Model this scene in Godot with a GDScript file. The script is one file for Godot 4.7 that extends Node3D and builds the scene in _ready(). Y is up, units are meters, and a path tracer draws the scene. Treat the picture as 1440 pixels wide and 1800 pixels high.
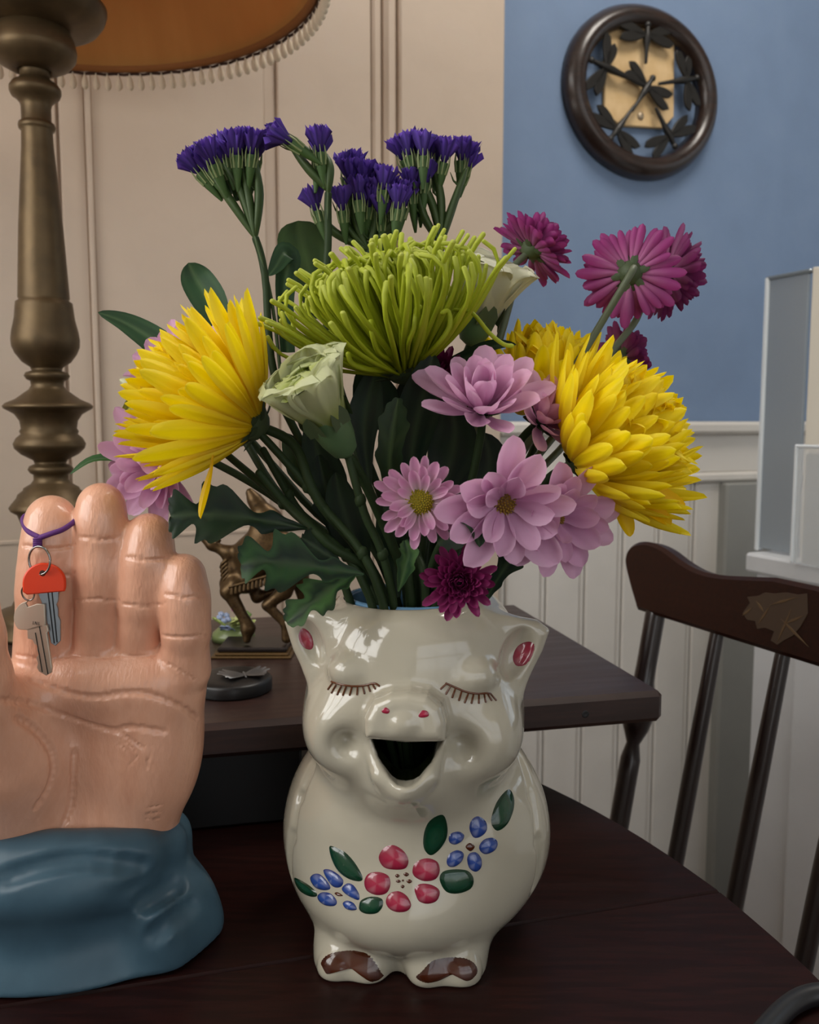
extends Node3D

# ------------------------------------------------------------------ camera, sky, lights
const EYE := Vector3(0, 1.05, 0)
const FOCAL := 1560.0
const TABLE_Y := 0.75
const SHELF_Y := 0.84
var tilt := atan(160.0 / 1560.0)
var rng := RandomNumberGenerator.new()
var used := {}
var M := {}

func ray(px: float, py: float) -> Vector3:
	var x := (px - 720.0) / FOCAL
	var y := (900.0 - py) / FOCAL
	return Vector3(x, y * cos(tilt) - sin(tilt), -y * sin(tilt) - cos(tilt))

func at(px: float, py: float, z: float) -> Vector3:
	var d := ray(px, py)
	return EYE + d * (z / d.z)

func on(px: float, py: float, h: float) -> Vector3:
	var d := ray(px, py)
	return EYE + d * ((h - EYE.y) / d.y)

func scale_at(px: float, py: float, z: float) -> float:
	return z / ray(px, py).z / FOCAL

func camera_and_light() -> void:
	var cam := Camera3D.new()
	cam.name = "camera"
	cam.fov = rad_to_deg(2.0 * atan(900.0 / FOCAL))
	cam.near = 0.02
	cam.far = 50.0
	cam.position = EYE
	cam.rotation.x = -tilt
	var ca := CameraAttributesPhysical.new()
	ca.frustum_focal_length = 12.0 * FOCAL / 900.0
	ca.frustum_focus_distance = 0.49
	ca.exposure_aperture = 9.5
	cam.attributes = ca
	cam.fov = rad_to_deg(2.0 * atan(900.0 / FOCAL))
	add_child(cam)
	cam.make_current()
	var we := WorldEnvironment.new()
	we.name = "environment"
	var e := Environment.new()
	e.background_mode = Environment.BG_SKY
	var sky := Sky.new()
	var sm := ProceduralSkyMaterial.new()
	sm.sky_top_color = Color(0.55, 0.66, 0.8)
	sm.sky_horizon_color = Color(0.8, 0.84, 0.88)
	sm.ground_bottom_color = Color(0.25, 0.24, 0.22)
	sm.ground_horizon_color = Color(0.6, 0.62, 0.62)
	sky.sky_material = sm
	e.sky = sky
	e.tonemap_mode = Environment.TONE_MAPPER_LINEAR
	e.tonemap_exposure = 1.0
	e.sdfgi_enabled = true
	e.ssao_enabled = true
	e.ssil_enabled = true
	we.environment = e
	add_child(we)
	# daylight through the three windows of the room (their openings are built in room())
	for w in WINDOWS:
		var l := AreaLight3D.new()
		l.name = "window_daylight"
		l.area_size = Vector2(w.w, w.h)
		l.light_color = w.col
		l.light_energy = w.e
		l.area_normalize_energy = true
		l.shadow_enabled = true
		l.area_range = 8.0
		var n: Vector3 = room_dir(w.n)
		var b := Basis.looking_at(n, Vector3.UP)
		l.transform = Transform3D(b, room_at(w.u, w.y, w.v) + n * 0.02)
		add_child(l, true)
	# added unseen ceiling light to brighten the walls (its glowing panel is built in added_ceiling_lamp())
	var cl := AreaLight3D.new()
	cl.name = "added_ceiling_light"
	cl.area_size = Vector2(0.5, 0.5)
	cl.light_color = Color(1.0, 0.97, 0.93)
	cl.light_energy = 1.2
	cl.area_normalize_energy = true
	cl.shadow_enabled = true
	cl.area_range = 8.0
	cl.transform = Transform3D(Basis.looking_at(Vector3.DOWN, Vector3.FORWARD), room_at(LAMP_UV.x, CEIL - 0.056, LAMP_UV.y))
	add_child(cl)

const LAMP_UV := Vector2(0.75, 0.7)

# the room: u runs along the back wall to the right, v runs from the back wall into the room
const YAW := deg_to_rad(24.0)
const WALL0 := Vector3(-0.36, 0.0, -1.26)
const U0 := -1.15
const U1 := 2.3
const V1 := 3.3
const CEIL := 2.55
# u, v: centre of the opening, n: the way the light goes (u, v)
const WINDOWS := [
	{"u": -1.13, "v": 0.85, "y": 1.72, "w": 1.0, "h": 1.3, "n": Vector2(1, 0), "e": 2.7, "col": Color(1.0, 0.985, 0.96)},
	{"u": 0.4, "v": 3.28, "y": 1.42, "w": 3.0, "h": 1.9, "n": Vector2(0, -1), "e": 2.0, "col": Color(1.0, 0.98, 0.95)},
	{"u": 2.28, "v": 1.0, "y": 1.5, "w": 0.9, "h": 1.2, "n": Vector2(-1, 0), "e": 0.25, "col": Color(0.88, 0.95, 1.0)},
]

func room_dir(d: Vector2) -> Vector3:
	return Vector3(cos(YAW), 0, -sin(YAW)) * d.x + Vector3(sin(YAW), 0, cos(YAW)) * d.y

func room_at(u: float, y: float, v: float) -> Vector3:
	return WALL0 + room_dir(Vector2(u, v)) + Vector3(0, y, 0)

func room_basis() -> Basis:
	return Basis(room_dir(Vector2(1, 0)), Vector3.UP, room_dir(Vector2(0, 1)))

func on_wall(px: float, py: float, off := 0.0) -> Vector3:   # (u, y, off) of a point of the back wall
	var n := room_dir(Vector2(0, 1))
	var d := ray(px, py)
	var t := (WALL0 + n * off - EYE).dot(n) / d.dot(n)
	var p := EYE + d * t - WALL0
	return Vector3(p.dot(room_dir(Vector2(1, 0))), p.y, off)

# ------------------------------------------------------------------ naming
func numbered(called: String) -> String:
	if not used.has(called):
		used[called] = 0
		return called
	used[called] += 1
	return "%s_%03d" % [called, used[called]]

func tag(o: Node, label: String, category: String, group := "") -> void:
	o.set_meta("label", label)
	o.set_meta("category", category)
	if group:
		o.set_meta("group", group)

func thing(called: String, label: String, category: String, where := Vector3.ZERO, group := "") -> Node3D:
	var o := Node3D.new()
	o.name = numbered(called)
	o.position = where
	tag(o, label, category, group)
	add_child(o)
	return o

func put(called: String, mesh: Mesh, m: Material, parent: Node, xf := Transform3D()) -> MeshInstance3D:
	var o := MeshInstance3D.new()
	o.name = numbered(called) if parent == self else called
	o.mesh = mesh
	o.material_override = m
	o.transform = xf
	parent.add_child(o, true)
	return o

func struct(called: String, mesh: Mesh, m: Material, xf := Transform3D()) -> MeshInstance3D:
	var o := put(called, mesh, m, self, xf)
	o.set_meta("kind", "structure")
	return o

func lin(h: String) -> Color:
	return Color.html(h).srgb_to_linear()

# ------------------------------------------------------------------ mesh building
class MB:
	var v := PackedVector3Array()
	var c := PackedColorArray()
	var uv := PackedVector2Array()
	var ix := PackedInt32Array()

	func grid(p: PackedVector3Array, nu: int, nv: int, wu := false, wv := false, cols = null) -> void:
		var o := v.size()
		v.append_array(p)
		for j in nv:
			for i in nu:
				uv.append(Vector2(float(i) / maxf(1, nu - 1), float(j) / maxf(1, nv - 1)))
				c.append(Color.WHITE if cols == null else cols if cols is Color else cols[j * nu + i])
		for j in (nv if wv else nv - 1):
			for i in (nu if wu else nu - 1):
				var a := o + j * nu + i
				var b := o + j * nu + (i + 1) % nu
				var d := o + ((j + 1) % nv) * nu + i
				var e := o + ((j + 1) % nv) * nu + (i + 1) % nu
				ix.append_array([a, b, e, a, e, d])

	func face(p: Array, col := Color.WHITE) -> void:   # a flat convex polygon of its own
		var o := v.size()
		for q in p:
			v.append(q)
			c.append(col)
			uv.append(Vector2(q.x, q.y))
		for i in range(1, p.size() - 1):
			ix.append_array([o, o + i, o + i + 1])

	func hull_face(p: Array, inside: Vector3, col := Color.WHITE) -> void:
		var n: Vector3 = (p[2] - p[0]).cross(p[1] - p[0])
		var m := Vector3.ZERO
		for q in p:
			m += q
		m /= p.size()
		if n.dot(m - inside) < 0:
			p = p.duplicate()
			p.reverse()
		face(p, col)

	func box(size: Vector3, bev: float, xf := Transform3D(), col := Color.WHITE) -> void:
		var h := size * 0.5
		bev = minf(bev, minf(h.x, minf(h.y, h.z)) * 0.9)
		var ctr := xf.origin
		var q := func(s: Vector3, ax: int) -> Vector3:
			var r := Vector3(s.x * (h.x - bev), s.y * (h.y - bev), s.z * (h.z - bev))
			r[ax] = s[ax] * h[ax]
			return xf * r
		for ax in 3:
			var b := (ax + 1) % 3
			var d := (ax + 2) % 3
			for s in [-1.0, 1.0]:
				var f := []
				for k in [[-1.0, -1.0], [1.0, -1.0], [1.0, 1.0], [-1.0, 1.0]]:
					var e := Vector3.ZERO
					e[ax] = s
					e[b] = k[0]
					e[d] = k[1]
					f.append(q.call(e, ax))
				hull_face(f, ctr, col)
		if bev <= 0.0:
			return
		for ax in 3:   # edges along ax
			var b := (ax + 1) % 3
			var d := (ax + 2) % 3
			for s in [-1.0, 1.0]:
				for t in [-1.0, 1.0]:
					var e0 := Vector3.ZERO
					e0[b] = s
					e0[d] = t
					var e1 := e0
					e0[ax] = -1.0
					e1[ax] = 1.0
					hull_face([q.call(e0, b), q.call(e1, b), q.call(e1, d), q.call(e0, d)], ctr, col)
		for sx in [-1.0, 1.0]:
			for sy in [-1.0, 1.0]:
				for sz in [-1.0, 1.0]:
					var s := Vector3(sx, sy, sz)
					hull_face([q.call(s, 0), q.call(s, 1), q.call(s, 2)], ctr, col)

	func lathe(prof: Array, n := 32, xf := Transform3D(), col := Color.WHITE) -> void:   # prof: [r, y] from top to bottom
		var p := PackedVector3Array()
		for q in prof:
			for i in n:
				var a := TAU * i / n
				p.append(xf * Vector3(cos(a) * q[0], q[1], sin(a) * q[0]))
		grid(p, n, prof.size(), true, false, col)

	func tube(path: PackedVector3Array, radii: Array, n := 8, capped := true, squash := 1.0, col = null) -> void:
		var p := PackedVector3Array()
		var cols := PackedColorArray()
		var t0 := (path[1] - path[0]).normalized()
		var up := t0.cross(Vector3.RIGHT if absf(t0.x) < 0.8 else Vector3.UP).normalized()
		var m := path.size()
		var rows := 0
		for j in m:
			var t := (path[mini(j + 1, m - 1)] - path[maxi(j - 1, 0)]).normalized()
			up = (up - t * up.dot(t)).normalized()
			var sd := t.cross(up)
			var r: float = radii[j] if radii.size() == m else lerpf(radii[0], radii[-1], float(j) / (m - 1))
			var reps := [1.0]
			if capped and j == 0:
				reps = [0.001, 0.7, 1.0]
			elif capped and j == m - 1:
				reps = [1.0, 0.7, 0.001]
			for k in reps.size():
				var f: float = reps[k]
				var push := 0.0
				if capped and (j == 0 or j == m - 1):
					push = (1.0 if j else -1.0) * sqrt(1.0 - f * f) * r * 0.7
				for i in n:
					var a := TAU * i / n
					p.append(path[j] + t * push + (up * cos(a) + sd * sin(a) * squash) * r * f)
					cols.append(Color.WHITE if col == null else col if col is Color else (col[0] as Color).lerp(col[1], float(j) / (m - 1)))
				rows += 1
		grid(p, n, rows, true, false, cols)

	func prism(poly: PackedVector2Array, z0: float, z1: float, bev: float, xf := Transform3D(), col := Color.WHITE) -> void:
		if Geometry2D.is_polygon_clockwise(poly):
			poly = poly.duplicate()
			poly.reverse()
		var n := poly.size()
		var ins := PackedVector2Array()
		for i in n:
			var d0 := (poly[i] - poly[(i + n - 1) % n]).normalized()
			var d1 := (poly[(i + 1) % n] - poly[i]).normalized()
			var nn := Vector2(-d0.y - d1.y, d0.x + d1.x).normalized()
			ins.append(poly[i] + nn * bev)
		var tri := Geometry2D.triangulate_polygon(ins)
		if tri.is_empty():
			ins = poly
			tri = Geometry2D.triangulate_polygon(poly)
		var flip := xf.basis.determinant() < 0
		for s in 2:
			var z := z1 if s else z0
			var o := v.size()
			for q in ins:
				v.append(xf * Vector3(q.x, q.y, z))
				c.append(col)
				uv.append(q)
			for k in range(0, tri.size(), 3):
				var a := tri[k]
				var b := tri[k + 1]
				var d := tri[k + 2]
				var up := (ins[b] - ins[a]).cross(ins[d] - ins[a]) > 0
				if up == (s == 0) != flip:
					ix.append_array([o + a, o + b, o + d])
				else:
					ix.append_array([o + a, o + d, o + b])
		var rings := [[ins, z1], [poly, z1 - bev * signf(z1 - z0)], [poly, z0 + bev * signf(z1 - z0)], [ins, z0]]
		for k in 3:
			var o := v.size()
			for r in 2:
				for i in n:
					var q: Vector2 = rings[k + r][0][i]
					v.append(xf * Vector3(q.x, q.y, rings[k + r][1]))
					c.append(col)
					uv.append(q)
			for i in n:
				var j := (i + 1) % n
				if flip:
					ix.append_array([o + i, o + n + j, o + j, o + i, o + n + i, o + n + j])
				else:
					ix.append_array([o + i, o + j, o + n + j, o + i, o + n + j, o + n + i])

	func mesh() -> ArrayMesh:
		var nn := PackedVector3Array()
		nn.resize(v.size())
		for k in range(0, ix.size(), 3):
			var a := v[ix[k]]
			var n := (v[ix[k + 2]] - a).cross(v[ix[k + 1]] - a)
			nn[ix[k]] += n
			nn[ix[k + 1]] += n
			nn[ix[k + 2]] += n
		for i in nn.size():
			nn[i] = nn[i].normalized() if nn[i].length_squared() > 0.0 else Vector3.UP
		return arrays(v, nn, c, uv, ix)

	static func arrays(vv, nn, cc, uu, ii) -> ArrayMesh:
		var a := []
		a.resize(Mesh.ARRAY_MAX)
		a[Mesh.ARRAY_VERTEX] = vv
		a[Mesh.ARRAY_NORMAL] = nn
		if cc != null:
			a[Mesh.ARRAY_COLOR] = cc
		if uu != null:
			a[Mesh.ARRAY_TEX_UV] = uu
		a[Mesh.ARRAY_INDEX] = ii
		var m := ArrayMesh.new()
		m.add_surface_from_arrays(Mesh.PRIMITIVE_TRIANGLES, a)
		return m

func spline(p: Array, n: int, closed := false) -> Array:   # Catmull-Rom through points, n steps per span
	var out := []
	var m := p.size()
	for i in (m if closed else m - 1):
		var a = p[(i + m - 1) % m] if closed else p[maxi(i - 1, 0)]
		var b = p[i]
		var c = p[(i + 1) % m]
		var d = p[(i + 2) % m] if closed else p[mini(i + 2, m - 1)]
		for k in n:
			var t := float(k) / n
			out.append(0.5 * ((2.0 * b) + (c - a) * t + (2.0 * a - 5.0 * b + 4.0 * c - d) * t * t + (3.0 * b - a - 3.0 * c + d) * t * t * t))
	if not closed:
		out.append(p[m - 1])
	return out

func v3(a: Array) -> PackedVector3Array:
	return PackedVector3Array(a)

func v2(a: Array) -> PackedVector2Array:
	var o := PackedVector2Array()
	for q in a:
		o.append(q if q is Vector2 else Vector2(q[0], q[1]))
	return o

# ------------------------------------------------------------------ smooth solids: distance fields meshed by surface nets
class Field:
	var t := PackedInt32Array()
	var a := PackedVector3Array()
	var b := PackedVector3Array()
	var r := PackedVector3Array()
	var k := PackedFloat32Array()
	var op := PackedInt32Array()
	var bs: Array[Basis] = []
	var poly := []
	var all := PackedInt32Array()

	func add(tt: int, aa: Vector3, bb: Vector3, rr: Vector3, kk: float, o: int, basis := Basis(), pl = null) -> void:
		all.append(t.size())
		t.append(tt)
		a.append(aa)
		b.append(bb)
		r.append(rr)
		k.append(kk)
		op.append(o)
		bs.append(basis.inverse())
		poly.append(pl)

	func cap(p: Vector3, q: Vector3, r1: float, r2: float, kk := 0.004, o := 0) -> void:
		add(0, p, q - p, Vector3(r1, r2, maxf((q - p).length_squared(), 1e-9)), kk, o)

	func ell(p: Vector3, rad: Vector3, kk := 0.004, o := 0, basis := Basis()) -> void:
		add(1, p, Vector3.ZERO, rad, kk, o, basis)

	func plane(p: Vector3, n: Vector3, kk := 0.002, o := 2) -> void:
		add(2, p, n.normalized(), Vector3.ZERO, kk, o)

	func pri(p: Vector3, basis: Basis, pl: PackedVector2Array, half: float, rnd: float, kk := 0.003, o := 0) -> void:
		if Geometry2D.is_polygon_clockwise(pl):
			pl = pl.duplicate()
			pl.reverse()
		add(3, p, Vector3.ZERO, Vector3(half, rnd, 0), kk, o, basis, pl)

	func one(i: int, p: Vector3) -> float:
		var q := p - a[i]
		match t[i]:
			0:
				var h := clampf(q.dot(b[i]) / r[i].z, 0.0, 1.0)
				return (q - b[i] * h).length() - lerpf(r[i].x, r[i].y, h)
			1:
				q = bs[i] * q
				var e := q / r[i]
				var k1 := (e / r[i]).length()
				if k1 < 1e-6:
					return -minf(r[i].x, minf(r[i].y, r[i].z))
				var k0 := e.length()
				return k0 * (k0 - 1.0) / k1
			2:
				return q.dot(b[i])
		q = bs[i] * q
		var pl: PackedVector2Array = poly[i]
		var s := Vector2(q.x, q.y)
		var d := -1e9
		var n := pl.size()
		for j in n:
			var c := pl[j]
			var e := (pl[(j + 1) % n] - c).normalized()
			d = maxf(d, (s - c).dot(Vector2(e.y, -e.x)))
		var rnd := r[i].y
		var w := Vector2(d + rnd, absf(q.z) - r[i].x + rnd)
		return minf(maxf(w.x, w.y), 0.0) + Vector2(maxf(w.x, 0), maxf(w.y, 0)).length() - rnd

	func f(p: Vector3, ids: PackedInt32Array) -> float:
		var d := 1e3
		for i in ids:
			var e := one(i, p)
			var kk := k[i]
			if op[i] == 0:
				var h := maxf(kk - absf(d - e), 0.0) / kk
				d = minf(d, e) - h * h * kk * 0.25
			else:
				if op[i] == 1:
					e = -e
				var h := maxf(kk - absf(d - e), 0.0) / kk
				d = maxf(d, e) + h * h * kk * 0.25
		return d

	func grad(p: Vector3, ids: PackedInt32Array, e := 0.0004) -> Vector3:
		var g := Vector3(1, -1, -1) * f(p + Vector3(e, -e, -e), ids) + Vector3(-1, -1, 1) * f(p + Vector3(-e, -e, e), ids)
		g += Vector3(-1, 1, -1) * f(p + Vector3(-e, e, -e), ids) + Vector3(1, 1, 1) * f(p + Vector3(e, e, e), ids)
		return g.normalized()

	func hit(o: Vector3, d: Vector3, start: float, far := 2.0) -> Vector3:   # the first surface along a ray
		var s := start
		for i in 90:
			var e := f(o + d * s, all)
			if e < 0.00005:
				return o + d * s
			s += e * 0.7
			if s > far:
				break
		return Vector3.INF

	func mesh(lo: Vector3, hi: Vector3, h: float, tint = null) -> ArrayMesh:
		const B := 5
		var nb := Vector3i(((hi - lo) / (h * B)).ceil())
		var n := nb * B + Vector3i.ONE
		var val := PackedFloat32Array()
		val.resize(n.x * n.y * n.z)
		val.fill(1e9)
		var cell := PackedInt32Array()
		cell.resize(n.x * n.y * n.z)
		cell.fill(-1)
		var sx := 1
		var sy := n.x
		var sz := n.x * n.y
		var vv := PackedVector3Array()
		var nn := PackedVector3Array()
		var ix := PackedInt32Array()
		var rad := B * h * 0.9
		var live := []
		var di := PackedFloat32Array()
		di.resize(t.size())
		for bz in nb.z:
			for by in nb.y:
				for bx in nb.x:
					var ctr := lo + (Vector3(bx, by, bz) + Vector3.ONE * 0.5) * h * B
					var du := 1e3
					for i in all:
						di[i] = one(i, ctr)
						if op[i] == 0:
							du = minf(du, di[i])
					if du > rad * 1.4 + 0.02:
						continue
					var ids := PackedInt32Array()
					for i in all:
						if op[i] == 0:
							if di[i] < maxf(du, 0.0) + k[i] + rad * 2.4:
								ids.append(i)
						elif (di[i] if op[i] == 1 else -di[i]) < rad * 1.4 + k[i]:
							ids.append(i)
					if absf(f(ctr, ids)) > rad * 1.4 + 0.003:
						continue
					live.append([Vector3i(bx, by, bz) * B, ids])
		for L in live:
			var o: Vector3i = L[0]
			var ids: PackedInt32Array = L[1]
			for z in range(o.z, o.z + B + 1):
				for y in range(o.y, o.y + B + 1):
					for x in range(o.x, o.x + B + 1):
						var w := x + y * sy + z * sz
						if val[w] > 1e8:
							val[w] = f(lo + Vector3(x, y, z) * h, ids)
		var corner := [0, sx, sy, sx + sy, sz, sx + sz, sy + sz, sx + sy + sz]
		var edges := [0, 1, 2, 3, 4, 5, 6, 7, 0, 2, 1, 3, 4, 6, 5, 7, 0, 4, 1, 5, 2, 6, 3, 7]
		var at8 := [Vector3(0, 0, 0), Vector3(1, 0, 0), Vector3(0, 1, 0), Vector3(1, 1, 0), Vector3(0, 0, 1), Vector3(1, 0, 1), Vector3(0, 1, 1), Vector3(1, 1, 1)]
		var c8 := PackedFloat32Array()
		c8.resize(8)
		for L in live:
			var o: Vector3i = L[0]
			var ids: PackedInt32Array = L[1]
			for z in range(o.z, o.z + B):
				for y in range(o.y, o.y + B):
					for x in range(o.x, o.x + B):
						var w := x + y * sy + z * sz
						var neg := 0
						for q in 8:
							c8[q] = val[w + corner[q]]
							if c8[q] < 0.0:
								neg += 1
						if neg == 0 or neg == 8:
							continue
						var s := Vector3.ZERO
						var m := 0
						for q in range(0, 24, 2):
							var e0: int = edges[q]
							var e1: int = edges[q + 1]
							if (c8[e0] < 0.0) != (c8[e1] < 0.0):
								s += (at8[e0] as Vector3).lerp(at8[e1], c8[e0] / (c8[e0] - c8[e1]))
								m += 1
						var p := lo + (Vector3(x, y, z) + s / m) * h
						var g := grad(p, ids)
						p -= g * clampf(f(p, ids), -h, h)
						cell[w] = vv.size()
						vv.append(p)
						nn.append(grad(p, ids))
		for L in live:
			var o: Vector3i = L[0]
			for z in range(o.z, o.z + B):
				for y in range(o.y, o.y + B):
					for x in range(o.x, o.x + B):
						var w := x + y * sy + z * sz
						var v0 := val[w]
						for ax in 3:
							var d1: int = [sx, sy, sz][ax]
							var v1 := val[w + d1]
							if (v0 < 0.0) == (v1 < 0.0) or v0 > 1e8 or v1 > 1e8:
								continue
							var du: int = [sy, sz, sx][ax]
							var dv: int = [sz, sx, sy][ax]
							if w - du - dv < 0:
								continue
							var q0 := cell[w - du - dv]
							var q1 := cell[w - dv]
							var q2 := cell[w]
							var q3 := cell[w - du]
							if q0 < 0 or q1 < 0 or q2 < 0 or q3 < 0:
								continue
							if v0 < 0.0:
								ix.append_array([q0, q2, q1, q0, q3, q2])
							else:
								ix.append_array([q0, q1, q2, q0, q2, q3])
		var cc = null
		if tint != null:
			cc = PackedColorArray()
			cc.resize(vv.size())
			for i in vv.size():
				cc[i] = tint.call(vv[i])
		return MB.arrays(vv, nn, cc, null, ix)

# ------------------------------------------------------------------ materials
func mk(col: Color, rough := 0.6, metal := 0.0, coat := 0.0) -> StandardMaterial3D:
	var m := StandardMaterial3D.new()
	m.albedo_color = col
	m.roughness = rough
	m.metallic = metal
	if coat > 0.0:
		m.clearcoat_enabled = true
		m.clearcoat = coat
		m.clearcoat_roughness = 0.05
	return m

func mkv(rough := 0.6, coat := 0.0, back := 0.0) -> StandardMaterial3D:
	var m := mk(Color.WHITE, rough, 0.0, coat)
	m.vertex_color_use_as_albedo = true
	if back > 0.0:
		m.backlight_enabled = true
		m.backlight = Color(back, back, back).linear_to_srgb()
	return m

func noise_tex(freq: float, ramp: Array, size := 512, type := FastNoiseLite.TYPE_SIMPLEX_SMOOTH, octaves := 4, sd := 1) -> NoiseTexture2D:
	var n := FastNoiseLite.new()
	n.noise_type = type
	n.frequency = freq
	n.fractal_octaves = octaves
	n.seed = sd
	var tx := NoiseTexture2D.new()
	tx.width = size
	tx.height = size
	tx.seamless = true
	tx.noise = n
	if ramp:
		var g := Gradient.new()
		g.offsets = PackedFloat32Array(ramp.map(func(q): return q[0]))
		g.colors = PackedColorArray(ramp.map(func(q): return q[1]))
		tx.color_ramp = g
	return tx

func tri(m: StandardMaterial3D, sc: Vector3, world := false) -> StandardMaterial3D:
	m.uv1_triplanar = true
	m.uv1_world_triplanar = world
	m.uv1_scale = sc
	return m

func wood(dark: Color, light: Color, rough: float, sd: int, coat := 0.3) -> StandardMaterial3D:
	var m := mk(Color.WHITE, rough, 0.0, coat)
	m.clearcoat_roughness = 0.22
	m.albedo_texture = noise_tex(0.02, [[0.0, dark], [0.45, dark.lerp(light, 0.35)], [0.62, light], [1.0, dark]], 512, FastNoiseLite.TYPE_SIMPLEX_SMOOTH, 5, sd)
	m.roughness_texture = noise_tex(0.015, [[0.0, Color(0.75, 0.75, 0.75)], [1.0, Color(1, 1, 1)]], 256, FastNoiseLite.TYPE_SIMPLEX_SMOOTH, 4, sd + 5)
	return tri(m, Vector3(1.3, 14.0, 14.0))

func paint(col: Color, rough: float, sd: int, vary := 0.05) -> StandardMaterial3D:
	var m := mk(Color.WHITE, rough)
	m.albedo_texture = noise_tex(0.006, [[0.0, col.darkened(vary)], [0.5, col], [1.0, col.lightened(vary)]], 512, FastNoiseLite.TYPE_SIMPLEX_SMOOTH, 5, sd)
	m.heightmap_enabled = true
	m.heightmap_texture = noise_tex(0.03, [], 256, FastNoiseLite.TYPE_SIMPLEX_SMOOTH, 4, sd + 3)
	m.heightmap_scale = 0.04
	return tri(m, Vector3.ONE * 2.2)

func materials() -> void:
	M.beige = paint(Color("c4b2a0"), 0.5, 11, 0.02)
	M.blue = paint(Color("7389a8"), 0.7, 12, 0.025)
	M.white = paint(Color("d5d0c8"), 0.45, 13, 0.02)
	M.cool = paint(Color("d0d3d6"), 0.4, 14, 0.02)
	M.painted_shade = paint(Color("8f8f8a"), 0.5, 15, 0.02)  # board paint darkened to grey to carry the shade
	M.ceil = paint(Color("d8d5cf"), 0.8, 16, 0.02)
	M.floor = wood(Color("4a3526"), Color("6a4c34"), 0.4, 17)
	M.table = wood(Color("1d0e0c"), Color("2a1310"), 0.4, 21, 0.0)
	M.table.metallic_specular = 0.26
	M.shelf = wood(Color("2a1c19"), Color("37241f"), 0.42, 22, 0.0)
	M.chair = wood(Color("210e08"), Color("2f150c"), 0.42, 23, 0.0)
	M.chair.metallic_specular = 0.3
	M.chair_dark = mk(Color("1c0e0b"), 0.3, 0.0, 0.3)
	M.black = mk(Color("0d0c0c"), 0.45)
	M.brass = mk(Color("6b5a41"), 0.46, 0.65)
	M.brass.albedo_texture = noise_tex(0.012, [[0.0, Color("53442f")], [0.5, Color("66543a")], [1.0, Color("463928")]], 256, FastNoiseLite.TYPE_SIMPLEX_SMOOTH, 5, 31)
	M.brass.albedo_color = Color.WHITE
	tri(M.brass, Vector3.ONE * 6.0)
	M.camel = mk(Color("7a5f34"), 0.42, 0.7)
	M.camel.albedo_texture = noise_tex(0.03, [[0.0, Color("33261a")], [0.5, Color("5f4a2d")], [1.0, Color("43321f")]], 256, FastNoiseLite.TYPE_SIMPLEX_SMOOTH, 5, 32)
	M.camel.albedo_color = Color.WHITE
	tri(M.camel, Vector3.ONE * 20.0)
	M.chrome = mk(Color("c8c8c8"), 0.22, 1.0)
	M.petal = mkv(0.55, 0.0, 0.7)
	M.leaf = mkv(0.5, 0.0, 0.1)
	M.leaf.metallic_specular = 0.35
	M.glaze = mkv(0.12, 0.6)
	M.glaze.clearcoat_roughness = 0.03
# ------------------------------------------------------------------ the room
func rbox(mb: MB, u0: float, u1: float, y0: float, y1: float, v0: float, v1: float, bev := 0.002) -> void:
	mb.box(Vector3(u1 - u0, y1 - y0, v1 - v0), bev, Transform3D(Basis(), Vector3((u0 + u1) / 2, (y0 + y1) / 2, (v0 + v1) / 2)))

func rmesh(u0: float, u1: float, y0: float, y1: float, v0: float, v1: float, bev := 0.002) -> ArrayMesh:
	var mb := MB.new()
	rbox(mb, u0, u1, y0, y1, v0, v1, bev)
	return mb.mesh()

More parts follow.
